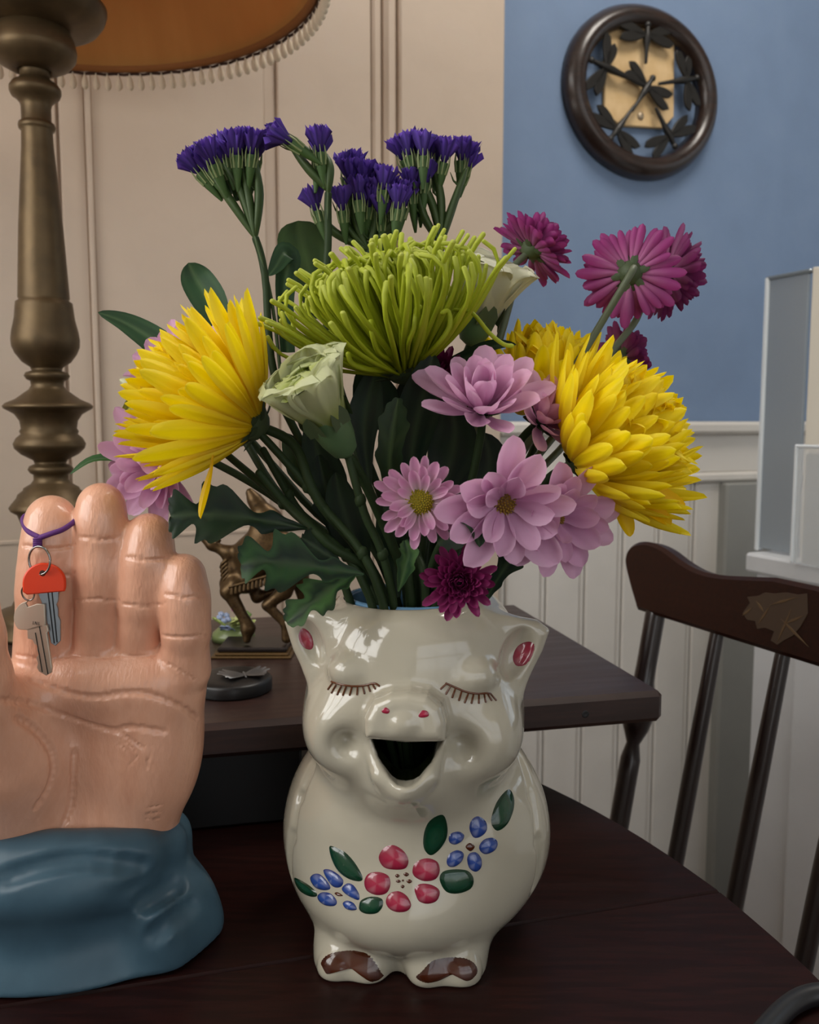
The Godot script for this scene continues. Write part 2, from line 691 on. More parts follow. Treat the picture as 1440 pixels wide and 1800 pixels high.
func room() -> void:
	var X := Transform3D(room_basis(), WALL0)
	struct("floor", rmesh(U0 - 0.2, U1 + 0.2, -0.1, 0.0, -0.2, V1 + 0.2, 0.0), M.floor, X)
	struct("ceiling", rmesh(U0 - 0.2, U1 + 0.2, CEIL, CEIL + 0.1, -0.2, V1 + 0.2, 0.0), M.ceil, X)
	struct("wall_back", rmesh(U0 - 0.2, U1 + 0.2, 0, CEIL, -0.15, 0.0, 0.0), M.blue, X)
	# side walls with a window opening each
	var names := ["wall_left", "wall_front", "wall_right"]
	for i in 3:
		var w: Dictionary = WINDOWS[i]
		var mb := MB.new()
		var y0: float = w.y - w.h / 2
		var y1: float = w.y + w.h / 2
		if i == 1:
			var a: float = w.u - w.w / 2
			var b: float = w.u + w.w / 2
			rbox(mb, U0 - 0.2, a, 0, CEIL, V1, V1 + 0.15, 0)
			rbox(mb, b, U1 + 0.2, 0, CEIL, V1, V1 + 0.15, 0)
			rbox(mb, a, b, 0, y0, V1, V1 + 0.15, 0)
			rbox(mb, a, b, y1, CEIL, V1, V1 + 0.15, 0)
		else:
			var s0 := U0 - 0.15 if i == 0 else U1
			var a: float = w.v - w.w / 2
			var b: float = w.v + w.w / 2
			rbox(mb, s0, s0 + 0.15, 0, CEIL, 0.0, a, 0)
			rbox(mb, s0, s0 + 0.15, 0, CEIL, b, V1, 0)
			rbox(mb, s0, s0 + 0.15, 0, y0, a, b, 0)
			rbox(mb, s0, s0 + 0.15, y1, CEIL, a, b, 0)
		struct(names[i], mb.mesh(), M.white, X)
		# sash: frame, two mullions, a meeting rail and panes
		var wn := Node3D.new()
		wn.name = "window_%d" % (i + 1)
		wn.set_meta("kind", "structure")
		wn.transform = Transform3D(room_basis() * Basis(Vector3.UP, [PI / 2, PI, -PI / 2][i]), room_at(w.u, w.y, w.v))
		add_child(wn)
		var fr := MB.new()
		for s in [-1.0, 1.0]:
			fr.box(Vector3(0.06, w.h, 0.05), 0.004, Transform3D(Basis(), Vector3(s * (w.w / 2 - 0.03), 0, 0.08)))
			fr.box(Vector3(w.w, 0.06, 0.05), 0.004, Transform3D(Basis(), Vector3(0, s * (w.h / 2 - 0.03), 0.08)))
		put("window_frame", fr.mesh(), M.white, wn)
		var bars := MB.new()
		bars.box(Vector3(w.w, 0.05, 0.04), 0.004, Transform3D(Basis(), Vector3(0, 0, 0.08)))
		for s in [-1.0, 1.0]:
			bars.box(Vector3(0.025, w.h, 0.03), 0.004, Transform3D(Basis(), Vector3(s * w.w / 6, 0, 0.08)))
		put("mullion", bars.mesh(), M.white, wn)
		var gl := MB.new()
		gl.box(Vector3(w.w - 0.04, w.h - 0.04, 0.004), 0.0, Transform3D(Basis(), Vector3(0, 0, 0.08)))
		var gm2 := mk(Color(0.95, 0.97, 0.98, 0.06), 0.04)
		gm2.transparency = BaseMaterial3D.TRANSPARENCY_ALPHA
		put("pane", gl.mesh(), gm2, wn)
	# painted boards over the back wall, left of the blue
	var fit := thing("added_ceiling_lamp", "added square white ceiling light above the table, out of view", "added ceiling lamp", room_at(LAMP_UV.x, CEIL, LAMP_UV.y))  # unseen fitting added to light the walls from above
	fit.basis = room_basis()
	var fb := MB.new()
	fb.box(Vector3(0.56, 0.04, 0.56), 0.008, Transform3D(Basis(), Vector3(0, -0.02, 0)))
	put("housing", fb.mesh(), M.white, fit)
	fb = MB.new()
	fb.box(Vector3(0.5, 0.014, 0.5), 0.003, Transform3D(Basis(), Vector3(0, -0.046, 0)))
	var gm := mk(Color("f2efe8"), 0.6)
	gm.emission_enabled = true
	gm.emission = Color(1.0, 0.97, 0.93)
	gm.emission_energy_multiplier = 0.9
	put("glowing_panel", fb.mesh(), gm, fit)
	var brd := Node3D.new()
	brd.name = "trim_1"
	brd.set_meta("kind", "structure")
	brd.transform = X
	add_child(brd)
	var ex := func(px: float, off := 0.0) -> float: return on_wall(px, 500, off).x
	var cuts := [[U0, ex.call(108), 0.012], [ex.call(108), ex.call(114), 0.007], [ex.call(114), ex.call(158), 0.012], [ex.call(158), ex.call(168), 0.02], [ex.call(168), ex.call(466), 0.012], [ex.call(466), ex.call(488), 0.005], [ex.call(488), ex.call(649), 0.012]]
	for q in cuts:
		put("board", rmesh(q[0], q[1], 0, CEIL, 0.0, q[2], 0.002), M.beige, brd)
	var yl: float = on_wall(306, 937, 0.02).y
	put("batten", rmesh(U0, ex.call(649), yl - 0.006, yl, 0.01, 0.0135, 0.001), M.beige, brd)
	var cas := Node3D.new()
	cas.name = "trim_2"
	cas.set_meta("kind", "structure")
	cas.transform = X
	add_child(cas)
	put("casing_board", rmesh(ex.call(690), on_wall(886, 300, 0.03).x, 0, CEIL, 0.0, 0.03, 0.003), M.beige, cas)
	put("bead", rmesh(ex.call(668), ex.call(690), 0, CEIL, 0.0, 0.024, 0.006), M.beige, cas)
	put("bead", rmesh(ex.call(651), ex.call(668), 0, CEIL, 0.0, 0.014, 0.004), M.beige, cas)
	# chair rail and beadboard under the blue
	var ub: float = on_wall(886, 300, 0.03).x
	var ywall := func(px: float, py: float, off: float) -> float: return on_wall(px, py, off).y
	var rail := Node3D.new()
	rail.name = "trim_3"
	rail.set_meta("kind", "structure")
	rail.transform = X
	add_child(rail)
	var yt: float = ywall.call(1200, 741, 0.03)
	var y1: float = ywall.call(1200, 764, 0.02)
	var y2: float = ywall.call(1200, 832, 0.02)
	var y3: float = ywall.call(1200, 850, 0.02)
	put("rail_cap", rmesh(ub, U1, y1, yt, 0.0, 0.032, 0.006), M.white, rail)
	put("rail_board", rmesh(ub, U1, y2, y1, 0.0, 0.016, 0.002), M.white, rail)
	put("rail_moulding", rmesh(ub, U1, y3, y2, 0.0, 0.024, 0.005), M.white, rail)
	var wain := Node3D.new()
	wain.name = "trim_4"
	wain.set_meta("kind", "structure")
	wain.transform = X
	add_child(wain)
	var step: float = on_wall(1149, 950).x - on_wall(1086, 950).x
	var u: float = on_wall(1086, 950).x - step * 4
	while u < U1 - step:
		var e := MB.new()
		if u + step > ub:
			rbox(e, maxf(u + 0.004, ub), u + step - 0.009, 0.0, y3, 0.0, 0.014, 0.003)
			put("board", e.mesh(), M.white, wain)
			put("bead", rmesh(u + step - 0.0075, u + step + 0.0025, 0.0, y3, 0.0, 0.012, 0.003), M.white, wain)
		u += step
	# corner board, its shade painted into the grey, at the right end of the boards
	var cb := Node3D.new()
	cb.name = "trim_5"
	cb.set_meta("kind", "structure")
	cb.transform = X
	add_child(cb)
	put("corner_board", rmesh(on_wall(1243, 1200).x, on_wall(1243, 1200).x + 0.12, 0, y3 - 0.001, 0.0, 0.035, 0.004), M.painted_shade, cb)

func cabinet() -> void:
	# white cabinet running along the right, towards the camera, and what stands on it
	var top: float = 0.845
	var c0: Vector3 = on(1322, 972, top)
	c0.y = 0
	var dir := Vector3(0.41, 0, 0.912)          # along its long face, towards the camera
	var outw := Vector3(-0.912, 0, 0.41)         # its face looks this way
	var b := Basis(dir, Vector3.UP, outw)
	var t := thing("cabinet", "long white painted cabinet along the right wall under the acrylic stand", "cabinet", c0)
	t.basis = b
	var mb := MB.new()
	mb.box(Vector3(1.1, top - 0.03, 0.34), 0.003, Transform3D(Basis(), Vector3(0.55, (top - 0.03) / 2, -0.18)))
	put("body", mb.mesh(), M.cool, t)
	mb = MB.new()
	mb.box(Vector3(1.12, 0.03, 0.36), 0.004, Transform3D(Basis(), Vector3(0.55, top - 0.015, -0.175)))
	put("top", mb.mesh(), M.cool, t)
	for i in 2:
		mb = MB.new()
		mb.box(Vector3(0.46, top - 0.14, 0.012), 0.004, Transform3D(Basis(), Vector3(0.32 + i * 0.48, (top - 0.03) / 2, -0.004)))
		put("door", mb.mesh(), M.cool, t)
	# acrylic stand: a tall slab with a front pocket
	var s := thing("display_stand", "clear acrylic display stand with a grey panel on the white cabinet", "display stand", c0 + Vector3(0, top, 0))
	s.basis = b
	var gp := mk(Color("99a3ac"), 0.35, 0.3)
	var n := outw
	var pl := func(px: float, py: float, off: float) -> Vector2:
		var d := ray(px, py)
		var tt: float = (c0 + n * off - EYE).dot(n) / d.dot(n)
		var p := EYE + d * tt - c0 - Vector3(0, top, 0)
		return Vector2(p.dot(dir), p.y)
	var a0: Vector2 = pl.call(1333, 963, -0.03)
	var a1: Vector2 = pl.call(1347, 492, -0.03)
	var a2: Vector2 = pl.call(1431, 470, -0.03)
	var h := (a1.y + a2.y) / 2
	var u0 := (a0.x + a1.x) / 2
	var w := a2.x - u0
	mb = MB.new()
	mb.box(Vector3(w - 0.012, h - 0.01, 0.006), 0.001, Transform3D(Basis(), Vector3(u0 + w / 2, h / 2, -0.03)))
	put("panel", mb.mesh(), gp, s)
	var edge := mk(Color("dfe6ea"), 0.12, 0.0, 1.0)
	mb = MB.new()
	mb.box(Vector3(0.008, h, 0.014), 0.002, Transform3D(Basis(), Vector3(u0 + 0.004, h / 2, -0.03)))
	put("edge", mb.mesh(), edge, s)
	mb = MB.new()
	mb.box(Vector3(w, 0.006, 0.012), 0.002, Transform3D(Basis(), Vector3(u0 + w / 2, h - 0.002, -0.03)))
	put("edge", mb.mesh(), mk(Color("7c858b"), 0.2, 0.3), s)
	mb = MB.new()
	mb.box(Vector3(0.12, h + 0.004, 0.005), 0.001, Transform3D(Basis(Vector3.UP, 0.5), Vector3(u0 + w + 0.055, h / 2, -0.055)))
	put("paper", mb.mesh(), mk(Color("cfc9bb"), 0.6), s)
	var q0: Vector2 = pl.call(1399, 784, 0.02)
	var q1: Vector2 = pl.call(1411, 972, 0.02)
	var clear := mk(Color(0.9, 0.93, 0.95, 0.3), 0.08)
	clear.transparency = BaseMaterial3D.TRANSPARENCY_ALPHA
	mb = MB.new()
	mb.box(Vector3(0.14, q0.y, 0.003), 0.001, Transform3D(Basis(), Vector3(q0.x + 0.075, q0.y / 2, 0.02)))
	put("pocket", mb.mesh(), clear, s)
	mb = MB.new()
	mb.box(Vector3(0.006, q0.y, 0.012), 0.002, Transform3D(Basis(), Vector3(q0.x + 0.003, q0.y / 2, 0.018)))
	mb.box(Vector3(0.15, 0.005, 0.008), 0.002, Transform3D(Basis(), Vector3(q0.x + 0.075, q0.y, 0.02)))
	put("pocket_edge", mb.mesh(), edge, s)
	mb = MB.new()
	mb.box(Vector3(0.13, q0.y - 0.012, 0.003), 0.0005, Transform3D(Basis(), Vector3(q0.x + 0.08, q0.y / 2 - 0.004, 0.014)))
	put("leaflet", mb.mesh(), mk(Color("d3d3cf"), 0.6), s)

func plaque() -> void:
	var X := Transform3D(room_basis(), WALL0)
	var uv := func(px: float, py: float, off: float) -> Vector2:
		var p := on_wall(px, py, off)
		return Vector2(p.x, p.y)
	var off := 0.018
	var l: Vector2 = uv.call(997, 131, off)
	var r: Vector2 = uv.call(1264, 188, off)
	var tp: Vector2 = uv.call(1117, 0, off)
	var bt: Vector2 = uv.call(1145, 315, off)
	var ctr := Vector2((l.x + r.x) / 2, (tp.y + bt.y) / 2)
	var ru := (r.x - l.x) / 2
	var rv := (tp.y - bt.y) / 2
	var c3 := Vector3(ctr.x, ctr.y, 0)
	var t := thing("wall_plaque", "dark oval wooden plaque with dragonfly cutouts hung on the blue wall", "wall plaque", X * c3)
	t.basis = room_basis()
	var band := 0.019
	var p := PackedVector3Array()
	var prof := [[-1.0, 0.0], [-1.0, 0.012], [-0.75, 0.024], [-0.2, 0.03], [0.3, 0.028], [0.75, 0.02], [1.0, 0.01], [1.0, 0.0]]
	for q in prof:
		for i in 64:
			var a := TAU * i / 64
			p.append(Vector3(cos(a) * (ru - band + q[0] * band), sin(a) * (rv - band + q[0] * band), q[1]))
	var mb := MB.new()
	mb.grid(p, 64, prof.size(), true, true)
	var fm := wood(Color("1d1410"), Color("33211a"), 0.35, 41, 0.3)
	put("frame", mb.mesh(), fm, t)
	# beige plate behind the cutouts
	var plate := mk(Color("c9a36a"), 0.5)
	plate.albedo_texture = noise_tex(0.01, [[0.0, Color("cfae7c")], [1.0, Color("e2c496")]], 256, FastNoiseLite.TYPE_SIMPLEX_SMOOTH, 4, 42)
	plate.albedo_color = Color.WHITE
	tri(plate, Vector3.ONE * 8.0)
	var pts := []
	for q in [[1064, 110], [1068, 50], [1092, 33], [1140, 31], [1172, 38], [1186, 62], [1185, 205], [1166, 226], [1090, 221], [1062, 200]]:
		pts.append(uv.call(q[0], q[1], 0.008) - ctr)
	mb = MB.new()
	mb.prism(v2(pts), 0.0, 0.009, 0.002)
	put("plate", mb.mesh(), plate, t)
	var sc: Vector2 = uv.call(1128, 203, 0.012) - ctr
	mb = MB.new()
	mb.lathe([[0.0001, 0.004], [0.004, 0.0035], [0.0065, 0.0015], [0.007, 0.0]], 16, Transform3D(Basis(Vector3.RIGHT, PI / 2), Vector3(sc.x, sc.y, 0.009)))
	put("screw", mb.mesh(), mk(Color("b3a28a"), 0.3, 0.6), t)
	var dm := mk(Color("16130f"), 0.42)
	# each dragonfly: head, tail end, wing tips (in the 1440-wide crop of the plaque)
	var flies := [
		[[755, 185], [740, 470], [[500, 140], [545, 275], [965, 205], [950, 345]]],
		[[790, 585], [640, 825], [[625, 450], [585, 530], [940, 715], [905, 825]]],
		[[335, 450], [745, 645], [[455, 235], [515, 330], [285, 665], [365, 710]]],
		[[1120, 582], [840, 625], [[975, 370], [1060, 420], [1060, 830], [1140, 800]]],
		[[478, 1035], [655, 790], [[315, 850], [385, 775], [695, 1105], [640, 1180]]],
		[[955, 1090], [815, 810], [[730, 1085], [790, 1180], [1055, 865], [1120, 950]]],
	]
	for fl in flies:
		var z := 0.021
		var w := func(q) -> Vector2: return uv.call(960 + q[0] * 0.2361, q[1] * 0.2361, 0.02) - ctr
		var hd: Vector2 = w.call(fl[0])
		var tl: Vector2 = w.call(fl[1])
		var th := hd.lerp(tl, 0.27)
		var e := MB.new()
		var path := []
		for k in 9:
			var q := hd.lerp(tl, k / 8.0)
			path.append(Vector3(q.x, q.y, z))
		e.tube(v3(path), [0.0035, 0.0045, 0.006, 0.0065, 0.005, 0.0038, 0.0034, 0.0032, 0.0028], 8)
		e.tube(v3([Vector3(hd.x, hd.y, z), Vector3(hd.x, hd.y, z + 0.001)]), [0.006, 0.006], 8)
		for q in fl[2]:
			var tip: Vector2 = w.call(q)
			var d := tip - th
			var nrm := Vector2(-d.y, d.x).normalized()
			var poly := []
			for k in 9:
				var s := k / 8.0
				poly.append(th + d * s + nrm * 0.0095 * pow(sin(PI * clampf(s * 0.94 + 0.03, 0, 1)), 0.6) * lerpf(0.6, 1.1, s))
			for k in range(7, 0, -1):
				var s := k / 8.0
				poly.append(th + d * s - nrm * 0.0095 * pow(sin(PI * clampf(s * 0.94 + 0.03, 0, 1)), 0.6) * lerpf(0.6, 1.1, s))
			e.prism(v2(poly), z - 0.003, z + 0.002, 0.001)
		put("dragonfly", e.mesh(), dm, t)
# ------------------------------------------------------------------ furniture
func table() -> void:
	var ctr := Vector3(-0.385, 0, -0.345)
	var rad := 0.617
	var yaw := deg_to_rad(15.5)
	var t := thing("round_table", "dark brown round table with a leaf seam under the pig vase", "table", ctr)
	var s0 := on(-100, 1786, TABLE_Y) - ctr
	var s1 := on(1240, 1570, TABLE_Y) - ctr
	var d := Vector2(s1.x - s0.x, s1.z - s0.z).normalized()
	var n := Vector2(-d.y, d.x)
	var off := Vector2(s1.x, s1.z).dot(n)
	# the top in two leaves that meet at the seam
	for side in 2:
		var poly := PackedVector2Array()
		var half := sqrt(rad * rad - off * off)
		var gap := 0.0004 if side == 0 else -0.0004
		var a0 := atan2(off, half)
		for k in 73:
			var ang := lerpf(a0, PI - a0, k / 72.0) if side == 0 else lerpf(PI - a0, TAU + a0, k / 72.0)
			var q := d * cos(ang) * rad + n * (sin(ang) * rad + gap)
			poly.append(q)
		var mb := MB.new()
		# prism builds in xy and goes up z: turn it flat
		mb.prism(poly, -0.022, 0.0, 0.0020, Transform3D(Basis(Vector3(1, 0, 0), Vector3(0, 0, 1), Vector3(0, 1, 0)), Vector3(0, TABLE_Y, 0)))
		put("leaf", mb.mesh(), M.table, t)
	var mb2 := MB.new()
	mb2.lathe([[0.001, TABLE_Y - 0.022], [0.12, TABLE_Y - 0.024], [0.12, TABLE_Y - 0.05], [0.05, TABLE_Y - 0.08], [0.045, 0.45], [0.07, 0.35], [0.05, 0.25], [0.09, 0.12], [0.28, 0.03], [0.28, 0.0], [0.001, 0.0]], 32)
	put("pedestal", mb2.mesh(), M.table, t)

func shelf() -> void:
	var c := on(1168, 1215, SHELF_Y)
	var yaw := deg_to_rad(13.0)
	var b := Basis(Vector3.UP, yaw)    # local x to the right along the front edge, z to the front
	# local origin at the right front corner of the top
	var t := thing("side_shelf", "low dark wooden shelf unit behind the vase with an overhanging top", "shelf", Vector3(c.x, TABLE_Y + 0.001, c.z))
	t.basis = b
	var mb := MB.new()
	mb.box(Vector3(1.2, 0.025, 0.34), 0.004, Transform3D(Basis(), Vector3(-0.6, SHELF_Y - TABLE_Y - 0.0135, -0.17)))
	put("top", mb.mesh(), M.shelf, t)
	mb = MB.new()
	mb.box(Vector3(0.76, 0.062, 0.27), 0.002, Transform3D(Basis(), Vector3(-0.66, 0.031, -0.165)))
	put("body", mb.mesh(), M.black, t)
	var hole := MB.new()
	hole.lathe([[0.0001, 0.0], [0.0025, 0.0004], [0.003, 0.0]], 12, Transform3D(Basis(Vector3.RIGHT, PI / 2), Vector3(-0.066, SHELF_Y - TABLE_Y - 0.0145, 0.0)))
	put("screw", hole.mesh(), M.black, t)

func chair() -> void:
	var o := at(1130, 1072, -0.95)
	var dir := Vector3(0.385, 0, 0.923).normalized()
	var lean := Vector3(-0.923, 0, 0.385).normalized()   # to the sitter's side
	var up := (Vector3.UP - lean * 0.2).normalized()
	var nrm := dir.cross(up).normalized()
	var t := thing("dining_chair", "dark wooden spindle-back chair with a stencilled leaf on its crest", "chair", Vector3(o.x, 0, o.z))
	var pl := func(px: float, py: float) -> Vector2:
		var d := ray(px, py)
		var p := EYE + d * ((o - EYE).dot(nrm) / d.dot(nrm)) - o
		return Vector2(p.dot(dir), p.dot(up))
	var W := 0.41
	var top := []
	for q in [[1131, 1073], [1121, 1040], [1112, 1005], [1110, 984], [1117, 965], [1133, 955], [1155, 955], [1180, 966], [1210, 988], [1240, 1004], [1275, 1012], [1320, 1015], [1375, 1017], [1436, 1019]]:
		top.append(pl.call(q[0], q[1]))
	var half := []
	for q in top:
		if q.x < W / 2 - 0.01:
			half.append(q)
	var sm := spline(half, 4)
	var poly := []
	for q in sm:
		poly.append(q)
	for i in range(sm.size() - 1, -1, -1):
		poly.append(Vector2(W - sm[i].x, sm[i].y))
	var X := Transform3D(Basis(dir, up, nrm), o - Vector3(o.x, 0, o.z))
	var mb := MB.new()
	mb.prism(v2(poly), -0.011, 0.011, 0.004, X)
	put("crest_rail", mb.mesh(), M.chair, t)
	# stencilled leaves: thin paint lying on the face that looks at the camera
	var face := 0.0113 if nrm.dot(EYE - o) > 0 else -0.0113
	var gold := mk(Color("574021"), 0.5)
	var gold2 := mk(Color("3c2a19"), 0.5)
	var lf := MB.new()
	var outline := [[1322, 1080], [1335, 1062], [1330, 1052], [1350, 1050], [1362, 1044], [1378, 1046], [1400, 1044], [1420, 1048], [1436, 1046], [1438, 1080], [1425, 1104], [1412, 1120], [1396, 1128], [1384, 1136], [1372, 1128], [1378, 1112], [1362, 1106], [1348, 1108], [1344, 1094], [1330, 1092]]
	var op := []
	for q in outline:
		op.append(pl.call(q[0], q[1]))
	lf.prism(v2(op), face - 0.0004, face + 0.0004, 0.0002, X)
	var crest: Node = t.get_node("crest_rail")
	put("stencil", lf.mesh(), gold2, crest)
	var gl := MB.new()
	for q in [[[1322, 1085], [1340, 1070]], [[1350, 1100], [1372, 1066]], [[1384, 1132], [1410, 1070]], [[1372, 1066], [1420, 1052]], [[1360, 1078], [1346, 1058]], [[1396, 1100], [1432, 1084]], [[1390, 1090], [1440, 1140]]]:
		var a: Vector2 = pl.call(q[0][0], q[0][1])
		var b: Vector2 = pl.call(q[1][0], q[1][1])
		var e := (b - a)
		var nn := Vector2(-e.y, e.x).normalized() * 0.0013
		gl.prism(v2([a, a + e * 0.4 + nn, b, a + e * 0.5 - nn]), face - 0.0004, face + 0.0008, 0.0002, X)
	put("stencil_vein", gl.mesh(), gold, crest)
	# posts and spindles
	var drop := (o.y - 0.46)
	var down := -up / up.y
	var spots := []
	for q in [[1152, 1078], [1259, 1122], [1374, 1163]]:
		spots.append((pl.call(q[0], q[1]) as Vector2).x)
	var stp: float = spots[2] - spots[1]
	spots.append(spots[2] + stp)
	spots.append(W - spots[0])
	for i in spots.size():
		var u: float = spots[i]
		var a := X * Vector3(u, 0.012, 0)
		var b := X * Vector3(lerpf(u, W / 2, 0.06), 0, 0) + down * drop
		var e := MB.new()
		var path := []
		var rr := []
		for k in 25:
			var s := k / 24.0
			path.append(a.lerp(b, s))
			if i == 0 or i == 4:
				var bulge := exp(-pow((s - 0.29) / 0.05, 2.0))
				rr.append(0.0105 + 0.007 * bulge - (0.004 if absf(s - 0.375) < 0.02 else 0.0))
			else:
				rr.append(0.0066 + 0.0016 * sin(PI * s))
		e.tube(v3(path), rr, 10)
		put("post" if i == 0 or i == 4 else "spindle", e.mesh(), M.chair_dark, t)
	var base := X * Vector3(W / 2, 0, 0) + down * drop
	var seat := MB.new()
	seat.box(Vector3(0.44, 0.035, 0.42), 0.01, Transform3D(Basis(dir, Vector3.UP, dir.cross(Vector3.UP)), base + lean * 0.19 + Vector3(0, -0.015, 0)))
	put("seat", seat.mesh(), M.chair, t)
	for su in [-0.17, 0.17]:
		for sv in [0.03, 0.35]:
			var e := MB.new()
			var p0: Vector3 = base + dir * su + lean * sv
			e.tube(v3([p0 - Vector3(0, 0.02, 0), Vector3(p0.x, 0.0, p0.z) + dir * su * 0.2]), [0.017, 0.013], 10)
			put("leg", e.mesh(), M.chair, t)

func lamp() -> void:
	var z := -0.88
	var ax := at(86, 740, z)
	var t := thing("table_lamp", "tall turned brass lamp with an amber fringed shade behind the hand", "lamp", Vector3(ax.x, SHELF_Y, z))
	var prof := [[1, 62], [26, 62], [44, 56], [90, 50], [112, 38], [122, 24], [126, 12], [126, 6], [120, 4], [108, 16], [96, 30], [62, 44]]
	var low := [[57, 40], [59, 45], [57, 50], [62, 55], [69, 70], [72, 88], [70, 100], [60, 113], [44, 122], [30, 127], [29, 113], [29, 118], [26, 122], [25, 128], [25, 137], [29, 143], [38, 148], [43, 156], [43, 163], [40, 170], [33, 175], [27, 182], [25, 190], [25, 214], [30, 218], [31, 223], [30, 228], [26, 232], [27, 260], [37, 400], [43, 524], [41, 528], [47, 532], [48, 540], [50, 560], [55, 582], [57, 597], [56, 610], [51, 622], [40, 637], [27, 646], [25, 652], [35, 655], [38, 661], [34, 667], [28, 670], [27, 678], [31, 685], [38, 690], [54, 702], [70, 709], [75, 714], [73, 718], [66, 722], [56, 728], [48, 740], [46, 753], [49, 758], [47, 763], [55, 770], [60, 780], [58, 788], [48, 798], [28, 809], [26, 815], [35, 819], [38, 825], [34, 831], [29, 834], [29, 843], [34, 850], [46, 857], [47, 861], [56, 868], [58, 874], [66, 884], [71, 891], [68, 897], [58, 903], [50, 925], [47, 950], [53, 954], [53, 962], [46, 968], [46, 1000], [54, 1030], [70, 1055], [74, 1064], [94, 1070], [100, 1080], [98, 1088], [108, 1100], [112, 1118], [1, 1120]]
	var conv := func(list: Array) -> Array:
		var o := []
		for q in list:
			var w := at(72, q[1], z)
			o.append([q[0] * scale_at(72, q[1], z), maxf(w.y - SHELF_Y, 0.0)])
		return o
	var mb := MB.new()
	mb.lathe(conv.call(low), 48)
	put("stem", mb.mesh(), M.brass, t)
	mb = MB.new()
	mb.lathe(conv.call(prof), 48)
	put("bowl", mb.mesh(), M.brass, t)
	# beaded collar between the two bowls
	mb = MB.new()
	var cy: float = at(72, 46, z).y - SHELF_Y
	for i in 30:
		var a := TAU * i / 30
		mb.lathe([[0.0002, 0.0028], [0.0022, 0.0018], [0.003, 0.0], [0.0022, -0.0018], [0.0002, -0.0028]], 8, Transform3D(Basis(), Vector3(cos(a) * 0.0345, cy, sin(a) * 0.0345)))
	put("beading", mb.mesh(), mk(Color("8c7a45"), 0.25, 0.9), t)
	# upper rod and shade frame
	var ys := 1.482 - SHELF_Y
	mb = MB.new()
	mb.lathe([[0.001, ys + 0.31], [0.006, ys + 0.30], [0.008, ys + 0.27], [0.008, ys - 0.02], [0.02, ys - 0.05], [0.03, at(72, 12, z).y - SHELF_Y - 0.02]], 16)
	for i in 3:
		var a := TAU * i / 3
		mb.tube(v3([Vector3(0, ys + 0.27, 0), Vector3(cos(a) * 0.15, ys + 0.262, sin(a) * 0.15)]), [0.002, 0.002], 6)
	put("rod", mb.mesh(), M.brass, t)
	var shade_m := mk(Color("b9823e"), 0.8)
	shade_m.albedo_texture = noise_tex(0.01, [[0.0, Color("c08a46")], [0.5, Color("cb9650")], [1.0, Color("d3a05c")]], 256, FastNoiseLite.TYPE_SIMPLEX_SMOOTH, 4, 51)
	shade_m.albedo_color = Color.WHITE
	tri(shade_m, Vector3(6, 0.8, 6))
	shade_m.backlight_enabled = true
	shade_m.backlight = Color(0.9, 0.78, 0.6)
	var R := 0.272
	var sh := MB.new()
	var ring := []
	for k in 9:
		var s := k / 8.0
		ring.append([lerpf(0.155, R, pow(s, 1.25)), ys + 0.265 * (1.0 - s)])
	sh.lathe(ring, 72)
	var inner := []
	for k in 9:
		inner.append([ring[8 - k][0] - 0.0025, ring[8 - k][1]])
	sh.lathe(inner, 72)
	put("shade", sh.mesh(), shade_m, t)
	var band := MB.new()
	band.lathe([[R + 0.001, ys + 0.012], [R + 0.003, ys + 0.006], [R + 0.003, ys - 0.001], [R - 0.003, ys - 0.002], [R - 0.005, ys + 0.004], [R - 0.004, ys + 0.012]], 72)
	put("shade_hem", band.mesh(), mk(Color("8a5524"), 0.8), t)
	var gimp := MB.new()
	var gp := []
	for i in 145:
		var a := TAU * i / 144
		gp.append(Vector3(cos(a) * (R + 0.004), ys - 0.003 + 0.0012 * (i % 2), sin(a) * (R + 0.004)))
	gimp.tube(v3(gp), [0.0018], 5, false)
	put("gimp_braid", gimp.mesh(), mk(Color("3a2114"), 0.9), t)
	var fm := mk(Color("e6d8c0"), 0.9)
	fm.backlight_enabled = true
	fm.backlight = Color(0.5, 0.45, 0.4)
	var tas := MB.new()
	tas.lathe([[0.0008, 0.0], [0.0012, -0.003], [0.003, -0.006], [0.0042, -0.011], [0.0042, -0.015], [0.0026, -0.018], [0.0003, -0.0195]], 8)
	var tm := tas.mesh()
	for i in 126:
		var a := TAU * i / 126
		put("tassel", tm, fm, t, Transform3D(Basis(Vector3.UP, -a) * Basis(Vector3.FORWARD, -0.22), Vector3(cos(a) * (R + 0.003), ys - 0.002, sin(a) * (R + 0.003))))

func cord() -> void:
	var mb := MB.new()
	var p := []
	for q in [[1330, 1830], [1362, 1792], [1392, 1765], [1425, 1750], [1470, 1745]]:
		var w := on(q[0], q[1], TABLE_Y + 0.005)
		p.append(w)
	mb.tube(v3(spline(p, 5)), [0.0055], 10)
	var o := put("strap", mb.mesh(), mk(Color("17181b"), 0.4), self)
	tag(o, "black rounded strap curving over the table's right front edge", "strap")
# ------------------------------------------------------------------ the ceramic pig
func fe(f: Field, px: float, py: float, z: float, rx: float, ry: float, rz: float, k := 0.01, op := 0, roll := 0.0, yaw := 0.0) -> void:
	var s := scale_at(px, py, z)
	f.ell(at(px, py, z), Vector3(rx * s, ry * s, rz), k, op, Basis(Vector3.UP, yaw) * Basis(Vector3.BACK, deg_to_rad(roll)))

func fc(f: Field, p: Array, q: Array, k := 0.004, op := 0) -> void:   # [px, py, z, radius in px]
	f.cap(at(p[0], p[1], p[2]), at(q[0], q[1], q[2]), p[3] * scale_at(p[0], p[1], p[2]), q[3] * scale_at(q[0], q[1], q[2]), k, op)

